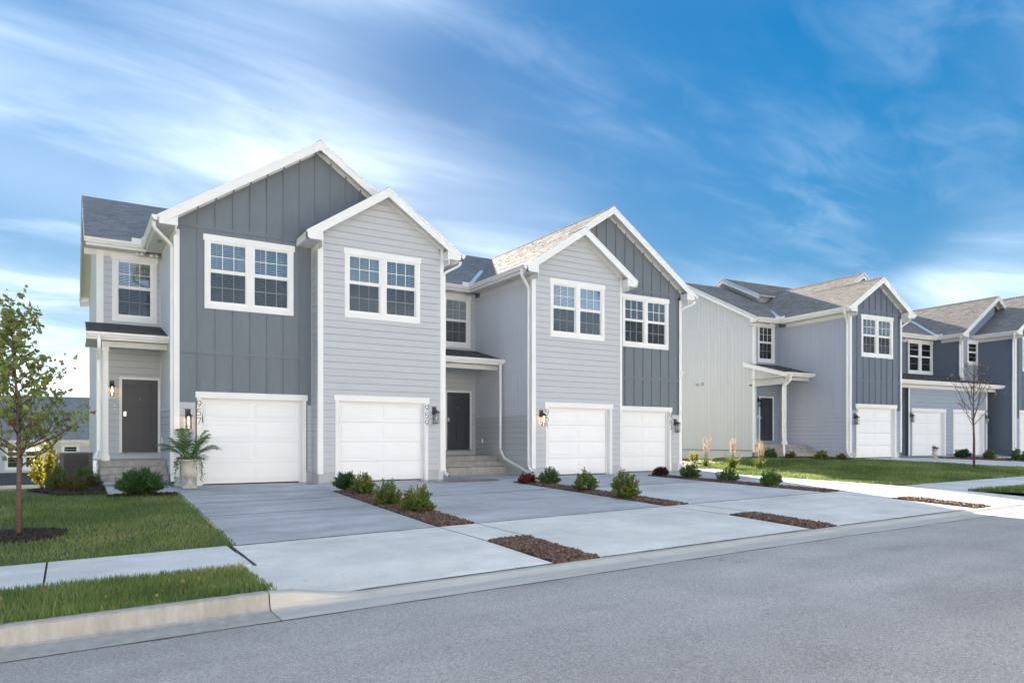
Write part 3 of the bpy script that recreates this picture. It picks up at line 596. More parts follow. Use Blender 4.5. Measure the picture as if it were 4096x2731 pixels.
def eave(house, p0, p1, out, ze, over=.40, gutter=True, frieze=True, fm='white', u_in0=0, u_in1=0, fr=.15):
    """fascia, soffit, frieze and gutter along an eave from p0 to p1 (x, y); out = outward direction"""
    d = Vector((p1[0]-p0[0], p1[1]-p0[1], 0)); L_ = d.length; d.normalize(); F = Frame(p0[0], p0[1], (d.x, d.y), out)
    mb = MB(); F.box(mb, 0, L_, -.028, 0, ze-.19, ze-.012); mb.build('fascia_board', M[fm], house)
    mb = MB(); F.box(mb, 0, L_, -over+.0, -.028, ze-.19, ze-.172); mb.build('soffit_board', M['soffit'], house)
    if frieze: mb = MB(); F.box(mb, u_in0, L_-u_in1, -over, -over+.022, ze-.19-fr, ze-.192); mb.build('frieze_board', M['soffit'], house)
    if gutter:
        v = [F.P(-.0, a, ze-.005+b) for a, b in GUT]+[F.P(L_, a, ze-.005+b) for a, b in GUT]; n = len(GUT)
        f = [tuple(range(n)), tuple(range(2*n-1, n-1, -1))]+[(i, i+n, (i+1)%n+n, (i+1)%n) for i in range(n)]
        # the profile runs clockwise seen from u=0 when the frame is not flipped
        return new_obj('gutter', mesh('gutter', v, f if F.flip else [tuple(reversed(q)) for q in f], M['gutter']), house)
DSP = [(.038,.024),(.030,.032),(-.030,.032),(-.038,.024),(-.038,-.024),(-.030,-.032),(.030,-.032),(.038,-.024)]
def downspout(house, pts, end_dark=True, mat='gutter'):
    o = new_obj('downspout', mesh('downspout', *sweep(smooth_path(pts), DSP, up=(0,0,1)), M[mat]), house)
    if end_dark:
        a = Vector(pts[-1]); t = (a-Vector(pts[-2])).normalized(); new_obj('outlet', mesh('outlet', *sweep([a-t*.01, a+t*.004], [(x*.86, y*.86) for x, y in DSP]), M['black']), o)
    return o
def smooth_path(pts, r=.07):
    out = [Vector(pts[0])]
    for i in range(1, len(pts)-1):
        a, b, c = Vector(pts[i-1]), Vector(pts[i]), Vector(pts[i+1]); k = min(r, (a-b).length*.45, (c-b).length*.45); p = b+(a-b).normalized()*k; q = b+(c-b).normalized()*k
        for t in (0, .33, .66, 1): out.append(p*(1-t)**2+b*2*t*(1-t)+q*t*t)
    out.append(Vector(pts[-1])); return out
def corner_board(house, F, u, z0, z1, wd=.10, mat='white', w=.024):
    mb = MB(); F.box(mb, u, u+wd, 0, w, z0, z1); return mb.build('corner_board', M[mat], house)
def window(house, F, u0, z0, z1, units, wd, mat='white', cols=3, head=.03, rows=2, blind=True, tilt=.72):
    """casing from u0 to u0+wd, z0 to z1 (top of the head board); units = glazed spans"""
    mb = MB(); hz = z1-.15; ct = .028
    F.box(mb, u0-head, u0+wd+head, 0, ct+.008, hz, z1)
    F.box(mb, u0, units[0][0]-.055, 0, ct, z0, hz); F.box(mb, units[-1][1]+.055, u0+wd, 0, ct, z0, hz)
    F.box(mb, units[0][0]-.055, units[-1][1]+.055, 0, ct, z0, z0+.125)
    for a, b in zip(units[:-1], units[1:]): F.box(mb, a[1]+.055, b[0]-.055, 0, ct, z0+.125, hz)
    o = mb.build('window', M[mat], house)
    gb = z0+.195; gt = z1-.195; mid = gb+(gt-gb)*.515
    for a, b in units:
        fb = MB(); F.box(fb, a-.055, a-.028, -.08, .016, z0+.125, hz); F.box(fb, b+.028, b+.055, -.08, .016, z0+.125, hz)
        F.box(fb, a-.028, b+.028, -.08, .016, z0+.125, z0+.16); F.box(fb, a-.028, b+.028, -.08, .016, hz-.018, hz); fb.build('window_frame', M['frame'], o)
        for za, zb, w in ((mid, hz-.018, -.012), (z0+.16, mid, -.04)):
            top = w > -.02; sb = MB(); F.box(sb, a-.028, a, w-.02, w, za, zb); F.box(sb, b, b+.028, w-.02, w, za, zb)
            F.box(sb, a, b, w-.02, w, za, za+(.05 if top else .035)); F.box(sb, a, b, w-.02, w, zb-(.027 if top else .03), zb); s = sb.build('sash', M['frame'], o)
            ga = za+(.05 if top else .035); gc = zb-(.027 if top else .03)
            g = MB(); F.prism(g, [(a,ga),(b,ga),(b,gc),(a,gc)], w-.012, w-.008); g.build('pane', M['glass'], o)
            gr = MB()
            for i in range(1, cols): x = a+(b-a)*i/cols; F.box(gr, x-.008, x+.008, w-.0115, w-.0085+.003, ga, gc)
            for i in range(1, rows): zz = ga+(gc-ga)*i/rows; F.box(gr, a, b, w-.0105, w-.0095+.003, zz-.008, zz+.008)
            gr.build('grid_bars', M['grid'], o)
            if not top: sc = MB(); F.prism(sc, [(a,ga),(b,ga),(b,gc),(a,gc)], w+.012, w+.013); sc.build('insect_screen', M['screen'], o)
        if blind:
            bl = MB(); z = gb-.03; tilt = random.uniform(.55, .95)
            while z < hz-.03:
                F_ = F; v = [F.P(a-.02,-.066,z),F.P(b+.02,-.066,z),F.P(b+.02,-.09,z+.05*tilt),F.P(a-.02,-.09,z+.05*tilt)]; v2 = [(p[0], p[1], p[2]+.003) for p in v]
                bl.add(v+v2, BOXF); z += .043
            for x in (a+(b-a)*.18, a+(b-a)*.82): F.box(bl, x-.006, x+.006, -.065, -.063, gb-.03, hz-.03)
            bl.build('blind', M['blind'], o)
        rb = MB(); F.box(rb, a-.05, b+.05, -.9, -.88, z0+.13, hz); rb.build('unlit_room_back', M['room'], o)
    return o
def win2(house, F, u0, z0=4.285, z1=6.08): return window(house, F, u0, z0, z1, [(u0+.147, u0+.947), (u0+1.139, u0+1.989)][:1]+[(u0+1.178, u0+1.978)], 2.125)
def op_of(u0, wd, z0, z1): return (u0, u0+wd, z0, z1)
def garage(house, F, u0, zt=2.26, dw=2.44, jw=.09, mirror=False):
    """u0: outer edge of the left jamb"""
    o = MB(); F.box(o, u0-.035, u0+dw+2*jw+.035, 0, .036, zt-.145, zt); F.box(o, u0, u0+jw, 0, .028, .0, zt-.145); F.box(o, u0+jw+dw, u0+2*jw+dw, 0, .028, .0, zt-.145)
    F.box(o, u0+jw-.0, u0+jw+.018, -.15, 0, 0, zt-.145); F.box(o, u0+jw+dw-.018, u0+jw+dw, -.15, 0, 0, zt-.145); F.box(o, u0+jw, u0+jw+dw, -.15, 0, zt-.163, zt-.145)
    for a, b in ((u0+jw+.018, u0+jw+.06), (u0+jw+dw-.06, u0+jw+dw-.018)): F.box(o, a, b, -.13, -.105, 0, zt-.163)
    F.box(o, u0+jw+.06, u0+jw+dw-.06, -.13, -.105, zt-.21, zt-.163)
    g = o.build('garage_door', M['white'], house); a = u0+jw+.03; b = u0+jw+dw-.03; z0 = .022; z1 = zt-.17; h = (z1-z0)/4
    sl = MB(); F.box(sl, a, b, -.17, -.135, .0, .022); sl.build('bottom_seal', M['black'], g)
    for k in range(4):
        s = MB(); F.box(s, a, b, -.17, -.135, z0+k*h+.003, z0+(k+1)*h-.003); s.build('door_section', M['garage'], g)
        for c in range(2):
            pu0 = a+.09+c*((b-a)/2-.03); pu1 = pu0+(b-a)/2-.15; pz0 = z0+k*h+.085; pz1 = z0+(k+1)*h-.085; pm = MB()
            def ring(d, w): return [F.P(pu0+d,w,pz0+d),F.P(pu1-d,w,pz0+d),F.P(pu1-d,w,pz1-d),F.P(pu0+d,w,pz1-d)]
            r = ring(0,-.1348)+ring(.012,-.1285)+ring(.03,-.1325)+ring(.055,-.1290)
            fs = [(i*4+j, i*4+(j+1)%4, (i+1)*4+(j+1)%4, (i+1)*4+j) for i in range(3) for j in range(4)]+[(12,13,14,15)]
            pm.add(r, F.fx(fs)); pm.build('panel', M['garage'], g)
    hb = MB(); F.box(hb, a+.01 if not mirror else b-.03, a+.03 if not mirror else b-.01, -.135, -.105, z0+3*h-.05, z0+3*h+.14); hb.build('hinge', M['steel'], g); return g
def front_door(house, F, u0, z0, dw=.914, dh=1.98, lock_left=True):
    c = .065; cb = MB(); F.box(cb, u0-c, u0, 0, .026, z0-.03, z0+dh+c); F.box(cb, u0+dw, u0+dw+c, 0, .026, z0-.03, z0+dh+c); F.box(cb, u0, u0+dw, 0, .026, z0+dh, z0+dh+c)
    lf = MB(); F.box(lf, u0, u0+dw, -.07, -.046, z0, z0+dh); d = lf.build('front_door', M['door'], house); cb.build('door_casing', M['white'], d)
    for st in ((u0, u0+.15), (u0+dw-.15, u0+dw)): s = MB(); F.box(s, st[0], st[1], -.047, -.022, z0, z0+dh); s.build('stile', M['door'], d)
    for a, b in ((z0, z0+.25), (z0+1.25, z0+1.37), (z0+dh-.15, z0+dh)): s = MB(); F.box(s, u0+.15, u0+dw-.15, -.047, -.022, a, b); s.build('rail', M['door'], d)
    s = MB(); F.box(s, u0+dw/2-.06, u0+dw/2+.06, -.047, -.022, z0+.25, z0+1.25); s.build('mullion', M['door'], d)
    th = MB(); F.box(th, u0-c, u0+dw+c, -.1, .03, z0-.045, z0); th.build('threshold', M['step'], d)
    hu = u0+.07 if lock_left else u0+dw-.07; sg = 1 if lock_left else -1
    k = MB(); F.box(k, hu-.028, hu+.028, -.022, -.004, z0+.84, z0+.90); F.box(k, min(hu, hu+sg*.13), max(hu, hu+sg*.13), -.0, .014, z0+.862, z0+.882); F.box(k, hu-.01, hu+.01, -.022, .0, z0+.862, z0+.882); k.build('handle', M['black'], d)
    l = MB(); F.box(l, hu-.032, hu+.032, -.022, .003, z0+.97, z0+1.09); l.build('keypad_lock', M['steel'], d)
    e = MB(); F.box(e, u0+dw/2-.008, u0+dw/2+.008, -.022, -.018, z0+1.42, z0+1.436); e.build('peephole', M['steel'], d); return d
def wall_lamp(house, F, u, z, lit, s=1.0):
    """z = top of the back plate"""
    b = MB(); F.box(b, u-.062*s, u+.062*s, 0, .03, z-.215*s, z); F.box(b, u-.022*s, u+.022*s, .03, .10*s, z-.15*s, z-.12*s)
    w = .145*s; cz = z-.165*s
    def ring(r, zz): return [F.P(u-r,w-r,zz),F.P(u+r,w-r,zz),F.P(u+r,w+r,zz),F.P(u-r,w+r,zz)]
    v = ring(.085*s, cz-.01)+ring(.085*s, cz)+ring(.035*s, cz+.05*s)+ring(.02*s, cz+.07*s)
    fs = [(3,2,1,0)]+[(i*4+j, i*4+(j+1)%4, (i+1)*4+(j+1)%4, (i+1)*4+j) for i in range(3) for j in range(4)]+[(12,13,14,15)]
    b.add(v, [tuple(reversed(q)) for q in F.fx(fs)] if not F.flip else fs)
    for du in (-1, 1):
        for dw_ in (-1, 1): F.box(b, u+du*.056*s-.006*s, u+du*.056*s+.006*s, w+dw_*.056*s-.006*s, w+dw_*.056*s+.006*s, cz-.31*s, cz-.008)
    F.box(b, u-.062*s, u+.062*s, w-.062*s, w+.062*s, cz-.312*s, cz-.295*s)
    arc = [F.P(u, .03+(w-.03)*t, z-.12*s+.10*s*math.sin(math.pi*t)) for t in (0,.15,.3,.5,.7,.85,1)]; b.add(*sweep(arc, circ(.007*s, 5)))
    o = b.build('wall_lamp', M['black'], house)
    c = F.P(u, w, 0); v, f = lathe([(.038*s, cz-.29*s), (.038*s, cz-.02*s)], 12, c[0], c[1]); new_obj('lamp_glass', mesh('lamp_glass', v, f, M['lampglass'], True), o)
    v, f = lathe([(.004, cz-.21*s), (.018*s, cz-.19*s), (.022*s, cz-.15*s), (.012*s, cz-.09*s), (.012*s, cz-.03*s)], 10, c[0], c[1]); new_obj('bulb', mesh('bulb', v, f, M['bulb' if lit else 'bulb_off'], True), o)
    return o
# stroke digits, unit height
def arc_(cx, cy, rx, ry, a0, a1, n=14): return [(cx+rx*math.cos(R(a0+(a1-a0)*i/n)), cy+ry*math.sin(R(a0+(a1-a0)*i/n))) for i in range(n+1)]
DIG = {'9': [arc_(.3,.68,.28,.30,0,360,20), [(.58,.66),(.555,.5),(.25,0)]], '6': [arc_(.3,.32,.28,.30,0,360,20), [(.02,.34),(.045,.5),(.36,1)]],
       '5': [[(.52,.97),(.13,.97),(.08,.55)]+arc_(.28,.32,.28,.30,125,-140,16)], '7': [[(.03,.97),(.57,.97),(.2,0)]], '1': [[(.3,0),(.3,1),(.2,.86)]],
       '3': [arc_(.27,.73,.23,.24,150,-80,12)+arc_(.27,.27,.27,.26,80,-150,14)]}
def house_number(house, F, u, z, txt, h=.16, pitch=.205, w=.03):
    for i, ch in enumerate(txt):
        mb = MB(); zb = z-i*pitch-h
        for st in DIG[ch]:
            q = 0.0125/2
            for (a, b), (c, d) in zip(st[:-1], st[1:]):
                A = (u+(a-.3)*h, zb+b*h); B = (u+(c-.3)*h, zb+d*h); dx, dz = B[0]-A[0], B[1]-A[1]; l = math.hypot(dx, dz) or 1; ex, ez = dx/l*q*.7, dz/l*q*.7; nx, nz = -dz/l*q, dx/l*q
                F.prism(mb, [(A[0]-ex-nx,A[1]-ez-nz),(B[0]+ex-nx,B[1]+ez-nz),(B[0]+ex+nx,B[1]+ez+nz),(A[0]-ex+nx,A[1]-ez+nz)], w-.002, w+.006)
        mb.build('number_digit', M['black'], house)
def plain_wall(house, F, u0, u1, z0, z1, mat, ops=(), th=.14, name='wall', gab=None):
    mb = MB(); holes_wall(F, mb, u0, u1, z0, z1, list(ops), th)
    if gab: F.prism(mb, gab, -th, 0)
    return mb.build(name, mat, house)
def prism_xy(mb, pts, z0, z1): n = len(pts); mb.add([(x,y,z0) for x,y in pts]+[(x,y,z1) for x,y in pts], [tuple(range(n-1,-1,-1)), tuple(range(n, 2*n))]+[(i,(i+1)%n,(i+1)%n+n,i+n) for i in range(n)])
# ------------------------------------------------------------------ townhouse building one (957 to 963)
L0, RB, WU, A0, YB = -3.268, .58, 3.519, 6.51, 3.6        # left big-gable corner, recess of its wall, bay width, right block, porch wall
XL, XR = -4.77, 15.30  # unseen right end drawn out so its cast shadow shifts right
ZE, SL, MSL = 6.28, .667, .502
B1 = empty('townhouse_building', (0, 0, 0), label='grey four-unit townhouse block with white trim, twin front gables and four garages', cat='building')
Z0S = .2563                                               # bottom of the siding
def whole(u0, wd, z0, z1): return (u0+.092, u0+wd-.092, z0+.125, z1-.15)
def gar_hole(u0, zt=2.26): return (u0+.09, u0+2.53, -.3, zt-.145)
def foundation(house, F, u0, u1, ops=(), zt=Z0S, mat='found', w=-.004, zb=-.35):
    for a, b in spans(u0, u1, [(o[0]-.09, o[1]+.09, -1, 3) for o in ops], zb, zt):
        mb = MB(); F.box(mb, a, b, w-.15, w, zb, zt); mb.build('foundation', M[mat], house)
def band(house, F, u0, u1, z0, z1, mat, w=.022, name='trim_band'):
    mb = MB(); F.box(mb, u0, u1, 0, w, z0, z1); return mb.build(name, M[mat], house)
def gable_top(u0, u1, zb, uc, half, ze, sl, drop=.1):
    zl = lambda u: ze+(half-abs(u-uc))*sl-drop
    pts = [(u0, zb), (u1, zb), (u1, zl(u1))]
    if u0 < uc < u1: pts.append((uc, zl(uc)))
    return pts+[(u0, zl(u0))], zl
def batten_front(x0, x1, u_win, u_gar, house, F, uc, half, clip, dmat, lmat, us):
    """board-and-batten wall over a lapped skirt: 957 and 963"""
    wd = x1-x0; g, zl = gable_top(0, wd, 6.1, uc, half, ZE, SL)
    ops = [whole(u_win, 2.125, 4.285, 6.08), gar_hole(u_gar)]
    wall = plain_wall(house, F, 0, wd, 2.0, 6.1, M[dmat], ops, gab=g)
    low = plain_wall(house, F, 0, wd, Z0S, 2.0, M['sheath'], ops)
    ex = [(u_win-.03, u_win+2.155, 4.285, 6.08), (u_gar-.035, u_gar+2.655, -1, 2.26)]
    lap_boards(F, low, M[lmat], clip[0], clip[1], Z0S, 1.845, ex)
    for a, b in spans(clip[0], clip[1], ex, 1.9, 2.0): band(house, F, a, b, 1.85, 1.998, lmat, .020)
    band(house, F, clip[0], clip[1], 3.178, 3.259, dmat); band(house, F, 0 if clip[0] < .2 else clip[2], wd if clip[0] > .2 else clip[3], 6.198, 6.282, dmat)
    bx = ex+[(-9, 99, 3.178, 3.259), (-9, 99, 6.198, 6.282)]
    battens(F, wall, M[dmat], [u for u in us if clip[0]+.03 < u < clip[1]-.02], 2.0, lambda u: min(zl(u)-.1, 6.30), bx)
    battens(F, wall, M[dmat], us, 6.282, lambda u: zl(u)-.06, ())
    foundation(house, F, clip[0]-.1 if clip[0] < .2 else clip[0]-.02, clip[1]+.1, [gar_hole(u_gar)])
    window_ = win2(house, F, u_win); garage(house, F, u_gar, mirror=(dmat == 'x'))
    return wall
def lap_front(house, F, wd, u_win, u_gar, uc, half, mat, lcb=.11, rcb=.10):
    g, zl = gable_top(0, wd, 6.1, uc, half, ZE, SL); ops = [whole(u_win, 2.125, 4.285, 6.08), gar_hole(u_gar)]
    wall = plain_wall(house, F, 0, wd, Z0S, 6.1, M['sheath'], ops, gab=g)
    ex = [(u_win, u_win+2.125, 4.285, 5.93), (u_win-.03, u_win+2.155, 5.93, 6.08), (u_gar-.035, u_gar+2.655, 2.115, 2.26), (u_gar, u_gar+2.62, -1, 2.115)]
    lap_boards(F, wall, M[mat], lcb, wd-rcb, Z0S, ZE+half*SL-.24, ex, gab=(uc, ZE+half*SL-.20, SL))
    foundation(house, F, 0, wd, [gar_hole(u_gar)])
    corner_board(house, F, -.0, Z0S-.03, 6.40, lcb, w=.0235); corner_board(house, F, wd-rcb, Z0S-.03, 6.40, rcb, w=.0235)
    win2(house, F, u_win); garage(house, F, u_gar); return wall
def side_wall(house, F, wd, mat, lmat, cb=True, laps=True, zporch=None, found=True, top=6.09, u_start=0.0):
    """left-facing wall: lapped skirt, grooved panels with a middle band; u = wd is the street corner"""
    w = plain_wall(house, F, 0, wd-.01, Z0S, top+.2, M['sheath'])
    e = wd-.10 if cb else wd
    lap_boards(F, w, M[lmat], u_start+.04, e, Z0S, 1.845); band(house, F, u_start, e, 1.85, 1.94, mat, .018); band(house, F, u_start, e, 1.94, 2.0, mat, .026)
    strips(F, w, M[mat], u_start+.04, e, 2.0, 3.178); band(house, F, u_start, e, 3.178, 3.262, mat); strips(F, w, M[mat], u_start+.04, e, 3.262, top-.12)
    ib = MB(); F.box(ib, u_start, u_start+.035, 0, .03, Z0S, top); ib.build('inside_corner_board', M[mat], house)
    if cb: corner_board(house, F, wd-.085, Z0S-.03, top, .085+.0235)
    if found: foundation(house, F, u_start, wd-.005)
    return w
HB = (WU-L0)/2+.40; HS = WU/2+.41                          # roof half widths
# left block
F957 = front(L0, RB); batten_front(L0, WU, -2.614-L0, -2.783-L0, B1, F957, (WU-L0)/2, HB, (.10, -L0-.0, 0, WU-L0), 'dark', 'lap', [-2.759-L0+.4065*k for k in range(-0, 15)])
corner_board(B1, F957, 0, Z0S-.03, 6.10, .10)
F959 = front(0, 0); lap_front(B1, F959, WU, .673, .424, WU/2, HS, 'lap')
FR = left(0, RB); wr = plain_wall(B1, FR, .005, RB-.01, Z0S, 6.4, M['sheath']); lap_boards(FR, wr, M['lap'], .045, RB-.085, Z0S, 6.02); foundation(B1, FR, 0, RB-.005)
ib = MB(); FR.box(ib, 0, .04, 0, .03, Z0S, 6.05); ib.build('inside_corner_board', M['lap'], B1); corner_board(B1, FR, RB-.085, Z0S-.03, 6.10, .085+.0235)
FL = left(L0, YB); side_wall(B1, FL, YB-RB, 'side', 'lap')
plain_wall(B1, right(WU, 0), 0, YB, -.3, 6.3, M['side'])
# right block
F963 = front(A0, RB); wr3 = 13.293-A0
batten_front(A0, 13.293, 10.545-A0, 13.293-.4848-2.62-A0, B1, F963, wr3/2, HB, (WU+.0, wr3-.10, 0, wr3), 'dark', 'lap', [9.868-A0+.4065*k for k in range(-8, 9) if 9.868-A0+.4065*k < wr3-.1])
corner_board(B1, F963, wr3-.10, Z0S-.03, 6.10, .10)
F961 = front(A0, 0); lap_front(B1, F961, WU, 7.16-A0, WU-.424-2.62, WU/2, HS, 'lap', .11, .085)
FS = left(A0, YB); side_wall(B1, FS, YB, 'side', 'lap')
plain_wall(B1, right(A0+WU, 0), 0, RB, -.3, 6.3, M['lap']); plain_wall(B1, right(13.293, RB), 0, YB-RB, -.3, 6.3, M['side'])
# recessed porch walls
def porch_wall(house, x0, x1, y, door_u, win_u, lmat, cbl=None, zf=.59, dw=.86, dh=1.95, cols=3):
    F = front(x0, y); wd = x1-x0
    ops = [(door_u, door_u+dw, zf+.16, zf+.175+dh)]
    if win_u is not None: ops.append((win_u+.092, win_u+1.06-.092, 4.25+.125, 6.03-.15))
    w = plain_wall(house, F, 0, wd, -.2, 6.35, M['sheath'], ops)
    ex = [(door_u-.065, door_u+dw+.065, 0, zf+.175+dh+.065)]
    if win_u is not None: ex += [(win_u, win_u+1.06, 4.25, 5.88), (win_u-.03, win_u+1.09, 5.88, 6.03)]
    a = .14 if cbl else .0
    lap_boards(F, w, M[lmat], a, wd, zf+.13, 3.60, ex); lap_boards(F, w, M[lmat], a, wd, 4.16, 6.28, ex)
    b = MB(); F.box(b, a, wd, 0, .02, zf, zf+.13); b.build('base_board', M[lmat], house)
    front_door(house, F, door_u, zf+.175, dw, dh)
    if win_u is not None: window(house, F, win_u, 4.25, 6.03, [(win_u+.155, win_u+.905)], 1.06, cols=cols)
    if cbl: corner_board(house, F, 0, -.0, 6.1, .14)
    return F
FPL = porch_wall(B1, XL, L0, YB, -4.205-XL, .335, 'lap', cbl=True)
FPM = porch_wall(B1, WU, A0, YB, 6.307-.88-WU, 5.265-WU, 'lap', dw=.88)
plain_wall(B1, front(13.293, YB), 0, XR-13.293, -.2, 6.35, M['lap'])
wl_ = plain_wall(B1, left(XL, 12.8), 0, 12.8-YB, -.5, 6.3, M['beige'], gab=[(0, 6.3), (9.2, 6.3), (4.6, 8.55)])
strips(left(XL, 12.8), wl_, M['beige'], 4.0, 12.8-YB-.1, .3, 6.0); corner_board(B1, left(XL, 12.8), 12.8-YB-.09, 0, 6.1, .09+.0235)
plain_wall(B1, right(XR, YB), 0, 9.2, -.5, 6.3, M['beige'], gab=[(0, 6.3), (9.2, 6.3), (4.6, 8.55)])
mb = MB(); mb.box(XL+.05, XR-.05, 12.66, 12.8, -1.2, 6.3); mb.build('rear_wall', M['beige'], B1)
# roofs
sm = (M['shingle'], M['shingle'])
slope(B1, (XL-.30, 3.2, ZE), (1,0,0), (0,5.0,5.0*MSL), XR-XL+.6, math.hypot(5, 5*MSL), M['shingle'], 5)
slope(B1, (XL-.30, 13.2, ZE), (1,0,0), (0,-5.0,5.0*MSL), XR-XL+.6, math.hypot(5, 5*MSL), M['shingle'], 6)
gable_roof_y(B1, (L0+WU)/2, HB, ZE, SL, RB-.345, 8.2, sm, 20); gable_roof_y(B1, (A0+13.293)/2, HB, ZE, SL, RB-.345, 8.2, sm, 30)
gable_roof_y(B1, WU/2, HS, ZE, SL, -.345, RB, sm, 40); gable_roof_y(B1, A0+WU/2, HS, ZE, SL, -.345, RB, sm, 50)
gable_trim(B1, F957, (WU-L0)/2, HB, ZE, SL, uhi=-L0+2.9, right_ret=False); gable_trim(B1, F959, WU/2, HS, ZE, SL)
gable_trim(B1, F961, WU/2, HS, ZE, SL); gable_trim(B1, F963, wr3/2, HB, ZE, SL, ulo=1.0, left_ret=False)
gable_trim(B1, left(XL, 8.2), 0, 5.0, ZE, MSL, over=.30); gable_trim(B1, right(XR, 8.2), 0, 5.0, ZE, MSL, over=.30)
eave(B1, (XL-.3, 3.2), (L0-.40, 3.2), (0,-1), ZE); eave(B1, (L0-.40, 3.2), (L0-.40, RB-.35), (-1,0), ZE)
eave(B1, (WU+.41, 3.2), (A0-.41, 3.2), (0,-1), ZE); eave(B1, (A0-.41, 3.2), (A0-.41, -.35), (-1,0), ZE, over=.41)
eave(B1, (WU+.41, -.35), (WU+.41, 3.2), (1,0), ZE, over=.41); eave(B1, (-.41, RB-.0), (-.41, -.35), (-1,0), ZE, over=.41, gutter=False)
eave(B1, (A0+WU+.41, -.35), (A0+WU+.41, RB), (1,0), ZE, over=.41, gutter=False); eave(B1, (13.293+.40, RB-.35), (13.293+.40, 3.2), (1,0), ZE)
eave(B1, (13.293+.4, 3.2), (XR+.3, 3.2), (0,-1), ZE)
# porches: lean-to roof, gutter, beam, post, slab and steps
def porch(house, x0, x1, lend, rend, post, yb=YB, yg=1.72, zt=4.17, zg=3.68, slab0=None, mat='shingle_dark', zf=.59, steps=((1.74,.43),(1.40,.26)), yf=2.02, trim='white', zbot=0.0, sx=None):
    xa, xb = x0-lend, x1+rend; ln = math.hypot(yb-yg, zt-zg)
    slope(house, (xa, yg, zg), (1,0,0), (0, yb-yg, zt-zg), xb-xa, ln, M[mat], 77, th=.06, name='porch_roof')
    fr = Frame(xa, yg, (1,0), (0,-1))
    mb = MB(); fr.box(mb, 0, xb-xa, -.028, 0, zg-.17, zg-.01); mb.build('fascia_board', M['white'], house)
    n = len(GUT); v = [fr.P(0, a, zg-.005+b) for a, b in GUT]+[fr.P(xb-xa, a, zg-.005+b) for a, b in GUT]
    new_obj('gutter', mesh('gutter', v, [tuple(reversed(range(n))), tuple(range(n, 2*n))]+[((i+1)%n, (i+1)%n+n, i+n, i) for i in range(n)], M['gutter']), house)
    mb = MB(); mb.box(xa+.0, xb, yg+.03, yb-.02, zg-.17, zg-.145); mb.build('porch_ceiling', M['soffit'], house)
    mb = MB(); mb.box(x0+.05, x1-.004, 2.02, 2.17, zg-.305, zg-.171); mb.build('porch_beam', M['soffit'], house)
    if post is not None:
        mb = MB(); mb.box(post-.058, post+.058, 2.04, 2.155, zf, zg-.305); p = mb.build('porch_post', M['white'], house)
        mb = MB(); mb.box(post-.085, post+.085, 2.015, 2.18, zf+.002, zf+.14); mb.build('post_base', M['white'], p); mb = MB(); mb.box(post-.075, post+.075, 2.025, 2.17, zg-.42, zg-.305); mb.build('post_cap', M['white'], p)
    sx0, sx1 = sx if sx else (x0-.0, x1-.03)
    mb = MB(); mb.box(sx0, sx1, yf, yb-.01, zf-.15, zf); st = mb.build('porch_slab', M['step'], house)
    mb = MB(); mb.box(sx0+.012, sx1-.0, yf+.02, yb-.01, -.25, zf-.152); mb.build('slab_wall', M['step'], st)
    for i, (y, z) in enumerate(steps):
        mb = MB(); mb.box(sx0+.014, sx1+.01*i-.004, y, yf+.01-.004*i, -.25 if i == len(steps)-1 else z-.165, z); mb.build('step', M['step'], st)
    return st
porch(B1, XL, L0, .28, -.004, -4.64); porch(B1, WU, A0, -.004, -.004, None, yg=1.66); porch(B1, 13.293, 14.3, -.004, .25, None)
for xa in (XL-.28,):                                       # closed end of the left porch roof
    mb = MB(); F_ = left(xa+.30, 3.6); F_.prism(mb, [(0,3.52),(1.86,3.52),(1.86,3.66),(0,4.14)], .255, .28); mb.build('rake_board', M['white'], B1)
# downspouts
downspout(B1, [(L0-.46,.42,6.17),(L0-.46,.42,6.02),(L0-.05,.70,5.72),(L0-.05,.70,.32),(L0-.05,.62,.15),(L0-.05,.50,.09)])
downspout(B1, [(XL-.02,1.62,3.58),(XL-.02,1.62,3.3),(XL-.02,1.98,3.05),(XL-.02,1.98,.85),(XL-.10,1.90,.62),(XL-.10,1.88,.22),(XL-.22,1.60,.06)])
downspout(B1, [(WU+.46,-.15,6.17),(WU+.46,-.15,6.02),(WU+.045,.045,5.78),(WU+.045,.045,.30),(WU+.05,.0,.16),(WU+.10,-.16,.10)])
downspout(B1, [(A0-.47,-.12,6.17),(A0-.47,-.12,6.02),(A0-.05,.14,5.72),(A0-.05,.14,.34),(A0-.05,.05,.20),(A0-.05,-.10,.13)])
downspout(B1, [(A0-.17,1.60,3.58),(A0-.17,1.60,.80),(A0-.12,1.45,.52),(A0-.06,.02,.10),(A0-.05,-.10,.055)])
downspout(B1, [(13.293+.46,.34,6.17),(13.293+.46,.34,6.02),(13.293+.05,.64,5.78),(13.293+.05,.64,.25),(13.293+.06,.45,.08)], end_dark=False)
# lamps, numbers and small fittings
wall_lamp(B1, FPL, -4.439-XL, 2.66, True, .86); wall_lamp(B1, F957, -2.985-L0, 1.836, True); wall_lamp(B1, F959, 3.225, 2.02, False); wall_lamp(B1, F961, 6.82-A0, 2.01, True); wall_lamp(B1, F963, 12.985-A0, 1.853, False)
house_number(B1, F957, -2.738-L0, 2.045, '957'); house_number(B1, F959, .424+2.575, 2.06, '959'); house_number(B1, F961, 7.035-A0, 2.035, '961'); house_number(B1, F963, 12.763-A0, 2.045, '963')
mb = MB(); FPL.box(mb, -4.39-XL, -4.345-XL, .0, .035, 1.90, 2.01); db = mb.build('doorbell', M['gutter'], B1); mb = MB(); FPL.box(mb, -4.378-XL, -4.357-XL, .035, .038, 1.925, 1.98); mb.build('button', M['black'], db)
mb = MB(); FS.box(mb, YB-3.05, YB-3.0, .017, .05, 1.0, 1.14); mb.build('outlet_cover', M['gutter'], B1)
